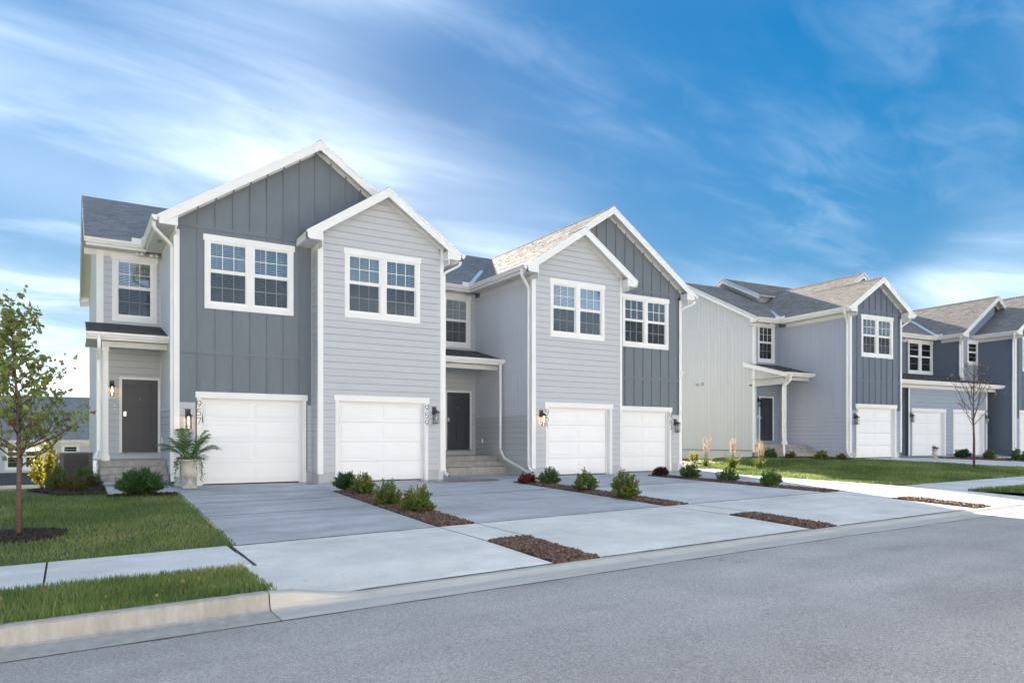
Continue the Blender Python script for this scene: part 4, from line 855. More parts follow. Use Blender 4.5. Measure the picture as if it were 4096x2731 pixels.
mb = MB(); FL.box(mb, .55, .60, .017, .05, 1.02, 1.16); mb.build('outlet_cover', M['gutter'], B1)
def eave_light(house, x, y, z):
    v, f = lathe([(.01,z-.075),(.05,z-.07),(.065,z-.04),(.05,z-.02),(.03,z)], 10, x, y); o = new_obj('eave_light', mesh('eave_light', v, f, M['gutter'], True), house)
    v, f = lathe([(.01,z-.065),(.045,z-.06),(.055,z-.035),(.03,z)], 10, x+.11, y); new_obj('lamp_head', mesh('lamp_head', v, f, M['gutter'], True), o)
for x in (-3.86, -3.50, 3.95): eave_light(B1, x, 3.42, 6.09)
for x, y in ((L0-.2, 1.9), (A0-.2, 1.0)): mb = MB(); [mb.box(x-.05, x+.06, y-.16+.03*k, y-.142+.03*k, 6.083, 6.09) for k in range(11)]; mb.build('soffit_vent', M['found'], B1)
# valley metal and splash guards
def valley(house, a, b, t, mat='metal', wd=.11):
    a = Vector(a); b = Vector(b); q = a+(b-a)*t; new_obj('valley_flashing', mesh('valley_flashing', *sweep([a+Vector((0,0,.03)), q+Vector((0,0,.03))], [(wd,0),(0,.05),(-wd,0),(0,-.03)]), M[mat]), house)
valley(B1, (A0-.41, 3.2, ZE), ((A0+13.293)/2, 8.2, 8.8), .46)
for x, sx in ((L0-.40, -1), (A0-.41, -1)):
    mb = MB(); mb.box(x-.34, x-.0, 3.085, 3.10, 6.27, 6.385); mb.box(x-.118, x-.10, 2.80, 3.085, 6.27, 6.38); mb.build('splash_guard', M['gutter'], B1)
# ------------------------------------------------------------------ second building, turned a little towards the street
B2 = empty('townhouse_building', (21.919, -.389, .352), -.074, label='blue grey townhouse block further along the street, pale side wall facing the camera', cat='building')
W2 = 3.361; BX = -1.5; BY = 3.7
g2 = front(0, 0)
uw = .70; ug = .37; H2 = W2/2+.40; ZE2 = 6.18
ga, zl2 = gable_top(0, W2, 6.0, W2/2, H2, ZE2, SL)
opsA = [whole(uw, 2.05, 4.23, 6.0), gar_hole(ug)]
wA = plain_wall(B2, g2, 0, W2, 2.0, 6.0, M['bdark'], opsA, gab=ga); wAl = plain_wall(B2, g2, 0, W2, Z0S, 2.0, M['sheath'], opsA)
exA = [(uw-.03, uw+2.08, 4.23, 6.0), (ug-.035, ug+2.655, -1, 2.26)]
lap_boards(g2, wAl, M['blap'], .10, W2-.10, Z0S, 1.845, exA)
for a, b in spans(.1, W2-.1, exA, 1.9, 2): band(B2, g2, a, b, 1.85, 1.998, 'blap', .02)
band(B2, g2, .1, W2-.1, 3.178, 3.259, 'bdark'); band(B2, g2, .1, W2-.1, 6.12, 6.20, 'bdark')
bus = [.455+.385*k for k in range(8)]
battens(g2, wA, M['bdark'], bus, 2.0, 6.12, exA+[(-9,99,3.178,3.259)]); battens(g2, wA, M['bdark'], bus, 6.2, lambda u: zl2(u)-.06)
foundation(B2, g2, 0, W2, [gar_hole(ug)], mat='found'); corner_board(B2, g2, 0, Z0S-.03, 6.0, .10); corner_board(B2, g2, W2-.10, Z0S-.03, 6.0, .10)
window(B2, g2, uw, 4.23, 6.0, [(uw+.147, uw+.91), (uw+1.14, uw+1.903)], 2.05, cols=3); garage(B2, g2, ug)
side_wall(B2, left(0, BY), BY, 'bside', 'bside', top=5.99); plain_wall(B2, right(W2, 0), 0, BY, -.3, 6.1, M['bdark'])
# porch bay at the left end
porch_wall(B2, BX, 0, BY, .32, .17, 'blap', zf=.56, dw=.80, dh=1.93); FP2 = front(BX, BY)
cb2 = corner_board(B2, FP2, 0, .0, 5.99, .085)
# pale side wall: strips in three tiers
FLW = left(BX, 13.0); wl2 = plain_wall(B2, FLW, 0, 13-BY, .27, 6.2, M['sheath'], gab=[(0,6.2),(9.3,6.2),(4.8,8.5)])
sp = .222; zr2 = lambda u: ZE2+.40*MSL+min(9.3-u, u+.2)*MSL-.10
strips(FLW, wl2, M['beige'], 1.2, 9.3-.10, .30, 3.185, sp); band(B2, FLW, 1.2, 9.3-.3, 3.185, 3.262, 'beige'); strips(FLW, wl2, M['beige'], 1.2, 9.3-.10, 3.262, 6.03, sp)
band(B2, FLW, 1.2, 9.05, 6.03, 6.11, 'beige'); strips(FLW, wl2, M['beige'], 1.2, 9.3-.15, 6.11, lambda u: zr2(u)-.12, sp)
corner_board(B2, FLW, 9.3-.10, .2, 6.0, .10+.0235, 'white'); foundation(B2, FLW, 0, 9.29, zt=.28, mat='beige', w=-.02, zb=-.8)
for y in (7.39, 7.02):
    u = 13-y; mb = MB(); v = [FLW.P(u-.07,.012,3.58),FLW.P(u+.07,.012,3.58),FLW.P(u+.07,.13,3.50),FLW.P(u-.07,.13,3.50),FLW.P(u-.07,.012,3.44),FLW.P(u+.07,.012,3.44),FLW.P(u+.07,.13,3.44),FLW.P(u-.07,.13,3.44)]
    mb.add(v, [(0,1,2,3),(7,6,5,4),(0,4,5,1),(3,2,6,7),(0,3,7,4),(1,5,6,2)]); mb.build('vent_hood', M['found'], B2)
porch(B2, BX, 0, .28, -.004, -1.42, yb=BY, yg=1.76, zt=4.15, zg=3.63, zf=.56, steps=((1.80,.40),(1.46,.23)), yf=2.08, sx=(BX-.02, -.02))
mb = MB(); F_ = left(BX, BY); F_.prism(mb, [(0,3.16),(1.6,3.16),(1.6,3.48),(0,3.95)], -.06, .0); pg = mb.build('porch_gable_panel', M['beige'], B2); strips(F_, pg, M['beige'], .0, 1.6, 3.16, lambda u: 3.93-.27*u, .2)
mb = MB(); F_.prism(mb, [(-.45,4.08),(1.96,3.44),(1.96,3.62),(-.45,4.26)], .24, .27); mb.build('rake_board', M['white'], B2)
mb = MB(); F_.box(mb, -.45, 1.94, .0, .24, 3.44, 3.458); mb.v = [(x, y, z+(.64*(1-(BY+.45-y)/2.4) if True else 0)) for x, y, z in mb.v]; mb.build('soffit_board', M['soffit'], B2)
# garage wing in the middle, set back under a lean-to
VG = 1.4; gx0, gx1 = 5.95, 12.32; gw = front(gx0, VG); gU = [6.2-gx0, 9.43-gx0]
ops = [gar_hole(q) for q in gU]; wG = plain_wall(B2, gw, 0, gx1-gx0, .0, 3.4, M['sheath'], ops)
lap_boards(gw, wG, M['blap'], .09, gx1-gx0-.09, .06, 3.30, [(q-.035, q+2.655, -1, 2.26) for q in gU])
corner_board(B2, gw, 0, 0, 3.3, .09); corner_board(B2, gw, gx1-gx0-.09, 0, 3.3, .09)
for q in gU: garage(B2, gw, q)
plain_wall(B2, left(gx0, BY), 0, BY-VG, 0, 3.4, M['blap']); plain_wall(B2, right(gx1, VG), 0, BY-VG, 0, 3.4, M['blap'])
dk = plain_wall(B2, front(W2, BY), 0, 11.6-W2, -.2, 6.2, M['bdark'], [whole(9.42-W2, 2.07, 4.22, 6.0)])
battens(front(W2, BY), dk, M['bdark'], [.35+.40*k for k in range(20)], 4.1, 5.95, [(9.39-W2, 11.52-W2, 4.2, 6.0)])
lap_boards(front(W2, BY), dk, M['bdark'], 0, gx0-W2, .1, 3.3)
window(B2, front(W2, BY), 9.42-W2, 4.22, 6.0, [(9.42-W2+.15, 9.42-W2+.91), (9.42-W2+1.16, 9.42-W2+1.92)], 2.07, cols=1)
# unit beyond: gabled bay and next projecting unit
VC, VD, UD = 2.2, .4, 12.93
gc = front(11.55, VC); hc = 14.25-11.15; gC, zlC = gable_top(0, 3.0, 6.0, 2.7, hc, ZE2+.02, .69)
oC = [(.45+.09, 1.45-.09, 4.76, 5.80)]; wC = plain_wall(B2, gc, 0, 3.0, 3.0, 6.0, M['sheath'], oC, gab=gC)
lap_boards(gc, wC, M['blap'], .09, 1.42, 3.7, 8.0, [(.42, 1.48, 4.66, 5.95)], gab=(2.7, ZE2+hc*.69-.2, .69)); corner_board(B2, gc, 0, 3.3, 6.0, .09)
lap_boards(gc, wC, M['blap'], 1.42, 2.9, 6.2, 8.0, [], gab=(2.7, ZE2+hc*.69-.2, .69))
window(B2, gc, .45, 4.66, 5.95, [(.45+.15, .45+.85)], 1.0, cols=1)
side = plain_wall(B2, left(11.55, BY), 0, BY-VC, 3.3, 6.2, M['bdark']); corner_board(B2, left(11.55, BY), BY-VC-.07, 3.3, 6.0, .09)
wD = plain_wall(B2, left(UD, BY), 0, BY-VD, -.1, 6.2, M['bdark']); lap_boards(left(UD, BY), wD, M['bdark'], .04, BY-VD-.1, Z0S, 1.845); corner_board(B2, left(UD, BY), BY-VD-.085, .2, 6.0, .085+.0235)
gd = front(UD, VD); wDf = plain_wall(B2, gd, 0, 6, 2.0, 6.2, M['bdark'], [whole(.66, 2.05, 4.23, 6.0), gar_hole(.37)], gab=[(0,6.2),(6,6.2),(6,6.3),(3,8.25),(0,6.3)]); wDl = plain_wall(B2, gd, 0, 4, Z0S, 2.0, M['sheath'], [gar_hole(.37)])
lap_boards(gd, wDl, M['blap'], .1, .34, Z0S, 1.84); battens(gd, wDf, M['bdark'], [.3+.4*k for k in range(6)], 2.0, 6.25, [(.33, 3.1, -1, 2.26), (.63, 2.75, 4.23, 6.0)]); band(B2, gd, .1, 3.9, 3.178, 3.259, 'bdark')
corner_board(B2, gd, 0, .2, 6.0, .10); window(B2, gd, .66, 4.23, 6.0, [(.80, 1.56), (1.8, 2.56)], 2.05); garage(B2, gd, .37)
mb = MB(); mb.box(BX+.05, 22, 12.86, 13.0, -1.2, 6.2); mb.box(UD+5.9, UD+6.0, VD+.15, 3.6, -.2, 6.2); mb.build('rear_wall', M['beige'], B2)
# roofs of building two
s2 = M['shingle_warm']
slope(B2, (BX-.30, BY-.45, ZE2), (1,0,0), (0,5.0,5.0*MSL), 20, math.hypot(5, 5*MSL), s2, 61); slope(B2, (BX-.30, 13.4, ZE2), (1,0,0), (0,-5.1,5.1*MSL), 20, math.hypot(5.1, 5.1*MSL), s2, 62)
gable_roof_y(B2, W2/2, H2, ZE2, SL, -.345, 3.3, (s2, s2), 63)
gable_roof_y(B2, 2.6, 2.6+.4, ZE2, SL, 1.25, 8.2, (s2, s2), 65)
gable_trim(B2, g2, W2/2, H2, ZE2, SL); gable_trim(B2, front(0, 1.6), 2.6, 3.0, ZE2, SL, ulo=1.9, uhi=4.3, left_ret=False, right_ret=False)
mb = MB(); front(0, 1.6).prism(mb, [(1.2, 6.8),(4.2, 6.8),(2.6, 7.95)], -.1, 0); mb.build('wall', M['bdark'], B2)
gable_roof_y(B2, 14.25, 3.1, ZE2+.02, .69, VC-.345, 8.2, (s2, s2), 66); gable_trim(B2, gc, 2.7, 3.1, ZE2+.02, .69, uhi=5.0, right_ret=False)
gable_roof_y(B2, UD+3.0, 3.4, ZE2, SL, VD-.345, 8.2, (s2, s2), 67, 'LR'); gable_trim(B2, gd, 3.0, 3.4, ZE2, SL)
gable_trim(B2, left(BX, 8.25), 0, 5.0, ZE2, MSL, over=.30)
# raised ridge section with its little gable end
zr = ZE2+2.95
slope(B2, (.95, 5.75, zr-2.45*MSL), (1,0,0), (0,2.5,2.5*MSL), 9.5, math.hypot(2.5, 2.5*MSL), s2, 68); slope(B2, (.95, 10.75, zr-2.45*MSL), (1,0,0), (0,-2.5,2.5*MSL), 9.5, math.hypot(2.5, 2.5*MSL), s2, 69)
FRz = left(1.25, 8.25); mb = MB(); FRz.prism(mb, [(-2.3,zr-.1-2.5*MSL+.1),(2.3,zr-.1-2.5*MSL+.1),(0,zr-.1)], -.1, 0); mb.build('wall', M['beige'], B2); mb = MB(); FRz.prism(mb, [(-2.2,zr-1.75),(2.2,zr-1.75),(2.2,zr-1.2),(-2.2,zr-1.2)], -9, -.02); mb.build('wall', M['beige'], B2)
gable_trim(B2, FRz, 0, 2.5, zr-2.45*MSL, MSL, over=.30, left_ret=False, right_ret=False)
# eaves and gutters
eave(B2, (BX-.3, BY-.45), (-.40, BY-.45), (0,-1), ZE2, over=.45); eave(B2, (-.40, BY-.45), (-.40, -.35), (-1,0), ZE2)
eave(B2, (W2+.40, -.35), (W2+.40, 3.2), (1,0), ZE2); eave(B2, (W2+.4, BY-.45), (11.15, BY-.45), (0,-1), ZE2, over=.45)
eave(B2, (11.15, BY-.45), (11.15, VC-.35), (-1,0), ZE2+.02); eave(B2, (UD-.40, VC), (UD-.40, VD-.35), (-1,0), ZE2)
slope(B2, (W2+.004, .95, 3.52), (1,0,0), (0,2.75,.68), UD-W2-.008, math.hypot(2.75,.68), M['shingle_dark'], 71, th=.06, name='lean_to_roof')
fr = Frame(W2+.004, .95, (1,0), (0,-1)); wdl = UD-W2-.008
mb = MB(); fr.box(mb, 0, wdl, -.028, 0, 3.35, 3.51); mb.build('fascia_board', M['white'], B2); mb = MB(); mb.box(W2+.01, UD-.01, .98, VG+.0, 3.35, 3.37); mb.build('soffit_board', M['soffit'], B2)
mb = MB(); mb.box(W2+.01, UD-.01, 1.30, VG-.028, 3.20, 3.35); mb.build('porch_beam', M['soffit'], B2)
n = len(GUT); v = [fr.P(0, a, 3.515+b) for a, b in GUT]+[fr.P(wdl, a, 3.515+b) for a, b in GUT]; new_obj('gutter', mesh('gutter', v, [tuple(reversed(range(n))), tuple(range(n, 2*n))]+[((i+1)%n, (i+1)%n+n, i+n, i) for i in range(n)], M['gutter']), B2)
downspout(B2, [(-.46,-.10,6.07),(-.46,-.10,5.9),(-.06,.08,5.6),(-.06,.08,.30),(-.06,-.02,.12),(-.02,-.18,.05)])
downspout(B2, [(BX-.02,1.68,3.52),(BX-.02,1.68,3.3),(BX-.12,2.0,3.0),(BX-.12,2.0,.85),(BX-.16,1.92,.62),(BX-.16,1.9,.15),(BX-.26,1.66,.03)])
downspout(B2, [(11.09,2.0,6.07),(11.09,2.0,5.95),(11.48,2.26,5.7),(11.48,2.26,4.05),(11.48,2.1,3.92)]); downspout(B2, [(UD-.46,.2,6.07),(UD-.46,.2,5.95),(UD-.06,.46,5.7),(UD-.06,.46,.1)])
downspout(B2, [(W2+.46,-.1,6.07),(W2+.46,-.1,5.95),(W2+.06,.1,5.65),(W2+.06,.1,.1)], end_dark=False)
valley(B2, (-.40, BY-.45, ZE2), (2.6, 7.7, 8.2), .52, 'metal', .14); valley(B2, (11.15, BY-.45, ZE2), (14.25, 7.5, 8.3), .6, 'metal', .14)
for x, y in ((-.4, BY-.45), (11.15, BY-.45)): mb = MB(); mb.box(x-.40, x-.03, y-.115, y-.10, ZE2-.01, ZE2+.10); mb.box(x-.118, x-.10, y-.36, y-.115, ZE2-.01, ZE2+.10); mb.build('splash_guard', M['gutter'], B2)
wall_lamp(B2, g2, .268, 1.85, False, .95); wall_lamp(B2, gw, 6.09-gx0, 2.05, False, .95); wall_lamp(B2, gw, 12.2-gx0, 2.05, False, .95); wall_lamp(B2, FP2, .21, 2.66, False, .85)
house_number(B2, g2, ug+.045, 2.05, '96'); house_number(B2, gw, gU[0]+.045, 2.08, '9'); eave_light(B2, -.75, BY-.2, 5.99); eave_light(B2, 8.9, BY-.2, 5.99)
mb = MB(); FP2.box(mb, .14, .19, .017, .05, 1.75, 1.86); mb.build('doorbell', M['gutter'], B2)
# ------------------------------------------------------------------ paving and beds in front of building two
def poly_sheet(name, pts, dz, mat, kind=None, parent=None, n=14):
    """four-cornered patch draped on the ground"""
    a, b, c, d = [np.array(p, float) for p in pts]; u = np.linspace(0, 1, n); V = []
    for t in u:
        for s in u: q = (a*(1-s)+b*s)*(1-t)+(d*(1-s)+c*s)*t; V.append((q[0], q[1], float(gz(q[0], q[1]))+dz))
    f = [(r*n+k, r*n+k+1, r*n+n+k+1, r*n+n+k) for r in range(n-1) for k in range(n-1)]
    return new_obj(name, mesh(name, V, f, mat), parent, kind=kind)
dv = struct('driveway')
poly_sheet('slab', [(22.3,-.42),(28.0,-1.0),(32.0,-7.4),(25.4,-7.4)], .022, M['walk'], parent=dv); poly_sheet('slab', [(25.2,1.2),(34.6,.5),(34.4,-.9),(25.2,-.4)], .016, M['drive'], parent=dv)
poly_sheet('slab', [(29.4,-1.0),(36,-1.6),(38,-7.4),(33.2,-7.4)], .019, M['walk'], parent=dv)
w2 = struct('walkway'); poly_sheet('slab', [(20.5,1.75),(21.55,1.65),(22.3,-.45),(21.5,-.75)], .02, M['walk'], parent=w2)
def bed_poly(pts, label, dens=700, s=.05, mat='dmulch', name='mulch', dz=.03):
    a, b, c, d = [np.array(p, float) for p in pts]; poly_sheet('bed_soil', pts, dz-.015, M['soil'], 'structure')
    area = .5*abs(np.cross(c-a, d-b)); n = int(area*dens); u = rng.uniform(0, 1, (n, 2)); q = (a*(1-u[:, :1])+b*u[:, :1])*(1-u[:, 1:])+(d*(1-u[:, :1])+c*u[:, :1])*u[:, 1:]
    return chips(name, q[:, 0], q[:, 1], gz(q[:, 0], q[:, 1])+dz+rng.uniform(-.005, .02, n), s, M[mat], label)
bed_poly([(18.7,2.2),(20.2,2.2),(21.6,-.75),(20.4,-1.35)], 'dark mulch bed along the steps of the blue townhouse', 500, .07)
bed_poly([(26.9,-1.2),(29.3,-1.0),(33,-7.3),(31.6,-7.3)], 'brown mulch bed between the far right driveways', 350, .08, 'mulch')
bed_poly([(-6.15,.2),(-4.76,1.9),(-4.76,-1.0),(-5.55,-.85)], 'dark mulch bed left of the porch steps', 1300, .045)
bed_poly([(-4.74,-1.18),(-3.45,-1.18),(-3.45,-1.62),(-4.72,-1.58)], 'thin dark mulch edging in front of the walkway', 900, .04)
q = rng.uniform(0, 2*np.pi, 700); rr_ = np.sqrt(rng.uniform(0, 1, 700)); tx_ = TREE[0]+.62*rr_*np.cos(q); ty_ = TREE[1]+.55*rr_*np.sin(q)
chips('mulch', tx_, ty_, gz(tx_, ty_)+.025+.03*(1-rr_), .05, M['dmulch'], 'round patch of dark mulch at the foot of the maple')
v_ = [(TREE[0]+.6*math.cos(a), TREE[1]+.53*math.sin(a), float(gz(TREE[0], TREE[1]+.53*math.sin(a)))+.018) for a in np.linspace(0, 2*math.pi, 24, endpoint=False)]; new_obj('bed_soil', mesh('bed_soil', v_, [tuple(range(24))], M['soil']), kind='structure')
# ------------------------------------------------------------------ plants
def unit(v): return v/np.maximum(np.linalg.norm(v, axis=-1, keepdims=True), 1e-9)
def leaf_quads(P, D, L, W, droop=.0):
    """pointed leaves: base, side, tip, side"""
    n = len(P); D = unit(D); up = rng.normal(0, 1, (n, 3)); S = unit(np.cross(D, up)); N = np.cross(S, D); L = L[:, None]; W = W[:, None]
    return np.stack([P, P+D*L*.45+S*W*.5+N*W*.12, P+D*L-np.array([0,0,1.])*L*droop, P+D*L*.45-S*W*.5+N*W*.12], 1).reshape(-1, 3)
def shrub(name, x, y, w, h, mat, label, group=None, stems=70, leaf=.046, per=46, zoff=0, seed=0, top=1.0, spread=.5, cat='shrub', red=None):
    global rng
    keep = rng; rng = np.random.default_rng(900+seed); z0 = float(gz(x, y))+zoff
    o = empty(name, (x, y, z0), label=label, cat=cat, group=group); sb = MB(); P = []; D = []; rn = []
    for i in range(stems):
        a = rng.uniform(0, 2*np.pi); e = np.arccos(rng.uniform(.02, 1)**top); r = rng.uniform(.72, 1.05)
        tip = np.array([math.cos(a)*math.sin(e)*w*.5*r, math.sin(a)*math.sin(e)*w*.5*r, h*(.16+.84*math.cos(e)*r)+rng.uniform(-.02, .03)])
        b = np.array([math.cos(a)*w*.06, math.sin(a)*w*.06, 0]); m = (b+tip)*.5+np.array([math.cos(a), math.sin(a), 0])*w*.06+np.array([0, 0, h*.02])
        pts = [b, m, tip]; sb.add(*tube_tapered(pts, [.006, .004, .002], 4))
        t = rng.uniform(.30, 1.04, per)**.8; p = (1-t)[:, None]**2*b+2*(t*(1-t))[:, None]*m+(t**2)[:, None]*tip
        d = unit(tip-b)[None]*.7+rng.normal(0, .65, (per, 3))+np.array([0, 0, .35]); P.append(p+rng.normal(0, .014, (per, 3))); D.append(d)
        base = rng.normal(.42, .13); rn.append(np.clip(rng.normal(base, .14, per)+(t > .9)*.2+(rng.uniform(0, 1, per) > .965)*.5, 0, 1))
    P = np.concatenate(P); D = np.concatenate(D); rn = np.concatenate(rn); P[:, 2] = np.maximum(P[:, 2], .015)
    new_obj('foliage', np_mesh('foliage', leaf_quads(P, D, leaf*rng.uniform(.7, 1.3, len(P)), leaf*.52*rng.uniform(.8, 1.2, len(P))), 4, M[mat], rn), o); sb.build('stems', M['stem'], o); rng = keep; return o
def juniper(name, x, y, w, h, label, zoff=0, seed=0, n=70, mat='juniper', cat='shrub', needle=.05):
    global rng
    keep = rng; rng = np.random.default_rng(300+seed); o = empty(name, (x, y, float(gz(x, y))+zoff), label=label, cat=cat); sb = MB(); P = []; D = []; rn = []
    for i in range(n):
        a = rng.uniform(0, 2*np.pi); e = rng.uniform(.25, 1.45); r = rng.uniform(.7, 1.05)
        tip = np.array([math.cos(a)*math.sin(e)*w*.5*r, math.sin(a)*math.sin(e)*w*.5*r, h*(.22+.78*math.cos(e)*r)]); b = np.array([0, 0, .02])
        sb.add(*tube_tapered([b, tip*.55+np.array([0,0,-.01]), tip], [.008, .005, .002], 4)); k = 46; t = rng.uniform(.35, 1.02, k)
        d0 = unit(tip-b); P.append(b+(tip-b)*t[:, None]+rng.normal(0, .016, (k, 3))); D.append(d0[None]*1.0+rng.normal(0, .42, (k, 3))+np.array([0,0,.15])); rn.append(np.clip(rng.normal(.4, .18, k)+(t-.7)*.5, 0, 1))
    P = np.concatenate(P); D = np.concatenate(D); P[:, 2] = np.maximum(P[:, 2], .01)
    new_obj('foliage', np_mesh('foliage', leaf_quads(P, D, needle*rng.uniform(.7, 1.4, len(P)), needle*.3*np.ones(len(P))), 4, M[mat], np.concatenate(rn)), o); sb.build('stems', M['stem'], o); rng = keep; return o
G1 = 'clipped shrubs in the driveway beds'
juniper('juniper_shrub', .06, -1.95, .60, .42, 'dark green juniper at the garage end of the first driveway bed', seed=1, n=130, needle=.06)
shrub('leafy_shrub', .17, -2.80, .64, .47, 'box', 'green shrub with reddish tips just in front of the small juniper', G1, seed=1)
shrub('leafy_shrub', .03, -4.60, .60, .50, 'box', 'darker green shrub between its two neighbours in the first driveway bed', G1, seed=2)
shrub('leafy_shrub', .10, -5.80, .68, .50, 'box', 'largest shrub with orange leaves in the first bed, nearest the street', G1, seed=3, stems=84)
shrub('barberry_shrub', 4.98, -2.05, .55, .27, 'barberry', 'low rust red barberry mound beside the white downspout outlet', seed=4, leaf=.032, per=60)
shrub('leafy_shrub', 5.40, -2.50, .58, .47, 'holly', 'round dark green shrub right of the red barberry', G1, seed=5)
shrub('leafy_shrub', 5.15, -4.38, .64, .50, 'box', 'light green open shrub in the middle of the second bed', G1, seed=6, stems=52, leaf=.052)
shrub('leafy_shrub', 4.98, -6.00, .72, .60, 'box', 'tall bushy shrub at the street end of the second bed', G1, seed=7, stems=95)
shrub('spiky_purple_shrub', 10.36, -1.50, .48, .27, 'purple', 'small dark purple shrub in front of the fourth garage', seed=8, leaf=.055, per=40)
shrub('leafy_shrub', 10.46, -2.62, .65, .46, 'holly', 'green shrub right of the small purple one', G1, seed=9)
shrub('leafy_shrub', 10.52, -4.00, .62, .40, 'holly', 'flat topped green shrub in the middle of the third bed', G1, seed=10, stems=55)
shrub('leafy_shrub', 10.36, -5.60, .60, .42, 'holly', 'green shrub at the street end of the third bed', G1, seed=11)
juniper('juniper_shrub', -4.15, -1.42, .98, .55, 'wide spreading juniper in front of the left porch steps', seed=12, n=210, needle=.07, zoff=.0)
shrub('leafy_shrub', -5.62, -.02, .46, .56, 'holly', 'upright dark green shrub at the left edge of the porch bed', seed=13, leaf=.04)
shrub('leafy_shrub', -5.28, -.30, .58, .37, 'olive', 'low olive brown shrub left of the porch walkway', seed=14, leaf=.03)
shrub('leafy_shrub', -5.05, 2.2, .62, .50, 'holly', 'dark green shrub by the corner downspout, in front of the cooling unit', seed=15, leaf=.04)
shrub('leafy_shrub', -4.95, .85, .42, .34, 'olive', 'small olive shrub between the downspout and the walkway', seed=16, leaf=.03)
shrub('golden_shrub', -6.1, 10.2, 1.0, 1.6, 'gold', 'tall golden shrub glowing in sunlight behind the maple', seed=17, leaf=.10, per=34, stems=40, top=.7)
shrub('leafy_shrub', 19.0, 1.25, .62, .46, 'holly', 'dark green shrub beside the far porch downspout', seed=18, stems=44, leaf=.05)
shrub('leafy_shrub', 19.2, .42, .46, .30, 'olive', 'small olive shrub before the far porch steps', seed=19, stems=40, leaf=.05)
shrub('leafy_shrub', 19.45, -.80, .52, .40, 'box', 'green shrub under the blue side wall', seed=20, stems=44, leaf=.05)
shrub('leafy_shrub', 20.35, -1.05, .38, .26, 'olive', 'small brownish shrub next to the far downspout', seed=21, stems=34, leaf=.05)
juniper('juniper_shrub', 28.4, -1.6, .75, .40, 'dark spreading juniper left of the thin bare tree', seed=22, n=50, needle=.09)
shrub('leafy_shrub', 28.8, -2.5, .52, .44, 'box', 'green shrub right of the thin bare tree', seed=23, stems=40, leaf=.06)
shrub('leafy_shrub', 29.2, -3.5, .72, .52, 'holly', 'big green shrub at the right edge of the picture', seed=24, stems=50, leaf=.06)
shrub('leafy_shrub', 16.9, 3.4, .42, .52, 'gold', 'small yellow green shrub at the corner of the right garage', seed=25, stems=18, leaf=.05)
def plume_grass(x, y, h, w, label, seed, tuft=0):
    global rng
    keep = rng; rng = np.random.default_rng(600+seed); o = empty('feather_grass', (x, y, float(gz(x, y))), label=label, cat='ornamental grass', group='feather grasses along the drive'); st = MB(); P = []; D = []; rn = []
    for i in range(22):
        a = rng.uniform(0, 2*np.pi); r = rng.uniform(.1, 1.1)*w*.5; hh = h*rng.uniform(.70, 1.02); b = np.array([math.cos(a)*.05, math.sin(a)*.05, 0]); tip = np.array([math.cos(a)*r+.04, math.sin(a)*r, hh]); m = b*.5+tip*.5+np.array([-math.cos(a), -math.sin(a), 0])*.04
        st.add(*tube_tapered([b, m, tip], [.004, .003, .002], 3)); k = 26; t = rng.uniform(.60, 1.0, k); P.append(b+(tip-b)*t[:, None]+rng.normal(0, .006, (k, 3))); D.append(unit(tip-b)[None]+rng.normal(0, .25, (k, 3))); rn.append(rng.uniform(.2, 1, k))
    P = np.concatenate(P); new_obj('plume', np_mesh('plume', leaf_quads(P, np.concatenate(D), .06*rng.uniform(.7, 1.3, len(P)), .009*np.ones(len(P))), 4, M['plume'], np.concatenate(rn)), o); st.build('stems', M['plume'], o)
    n = 130+tuft; x_ = rng.normal(0, .05, n); y_ = rng.normal(0, .05, n); new_obj('blades', blades('blades', x_, y_, np.zeros(n), (.38+.0008*tuft)*rng.uniform(.6, 1.2, n), .006*np.ones(n), rng.uniform(0, 1, n), M['blade'], 1.1), o); rng = keep
plume_grass(15.75, 1.7, 1.16, .34, 'feather grass with pale plumes, nearest the right garage corner', 1)
plume_grass(15.6, .25, 1.14, .22, 'feather grass with a wide green tuft, middle of three', 2, 140)
plume_grass(15.75, -.85, 1.10, .42, 'feather grass with fanned plumes, nearest the street of three', 3, 60)
MAPLE = [(0,0),(.18,.10),(.46,.06),(.36,.26),(.56,.52),(.30,.50),(.22,.66),(0,1.0),(-.22,.66),(-.30,.50),(-.56,.52),(-.36,.26),(-.46,.06),(-.18,.10)]
def maple_leaves(P, D, size):
    n = len(P); D = unit(D); S = unit(np.cross(D, rng.normal(0, 1, (n, 3)))); N = np.cross(S, D); q = np.array(MAPLE); bend = -.25*np.abs(q[:, 0])
    V = P[:, None]+(S[:, None]*q[None, :, :1]+D[:, None]*q[None, :, 1:]+N[:, None]*bend[None, :, None])*size[:, None, None]; return V.reshape(-1, 3)
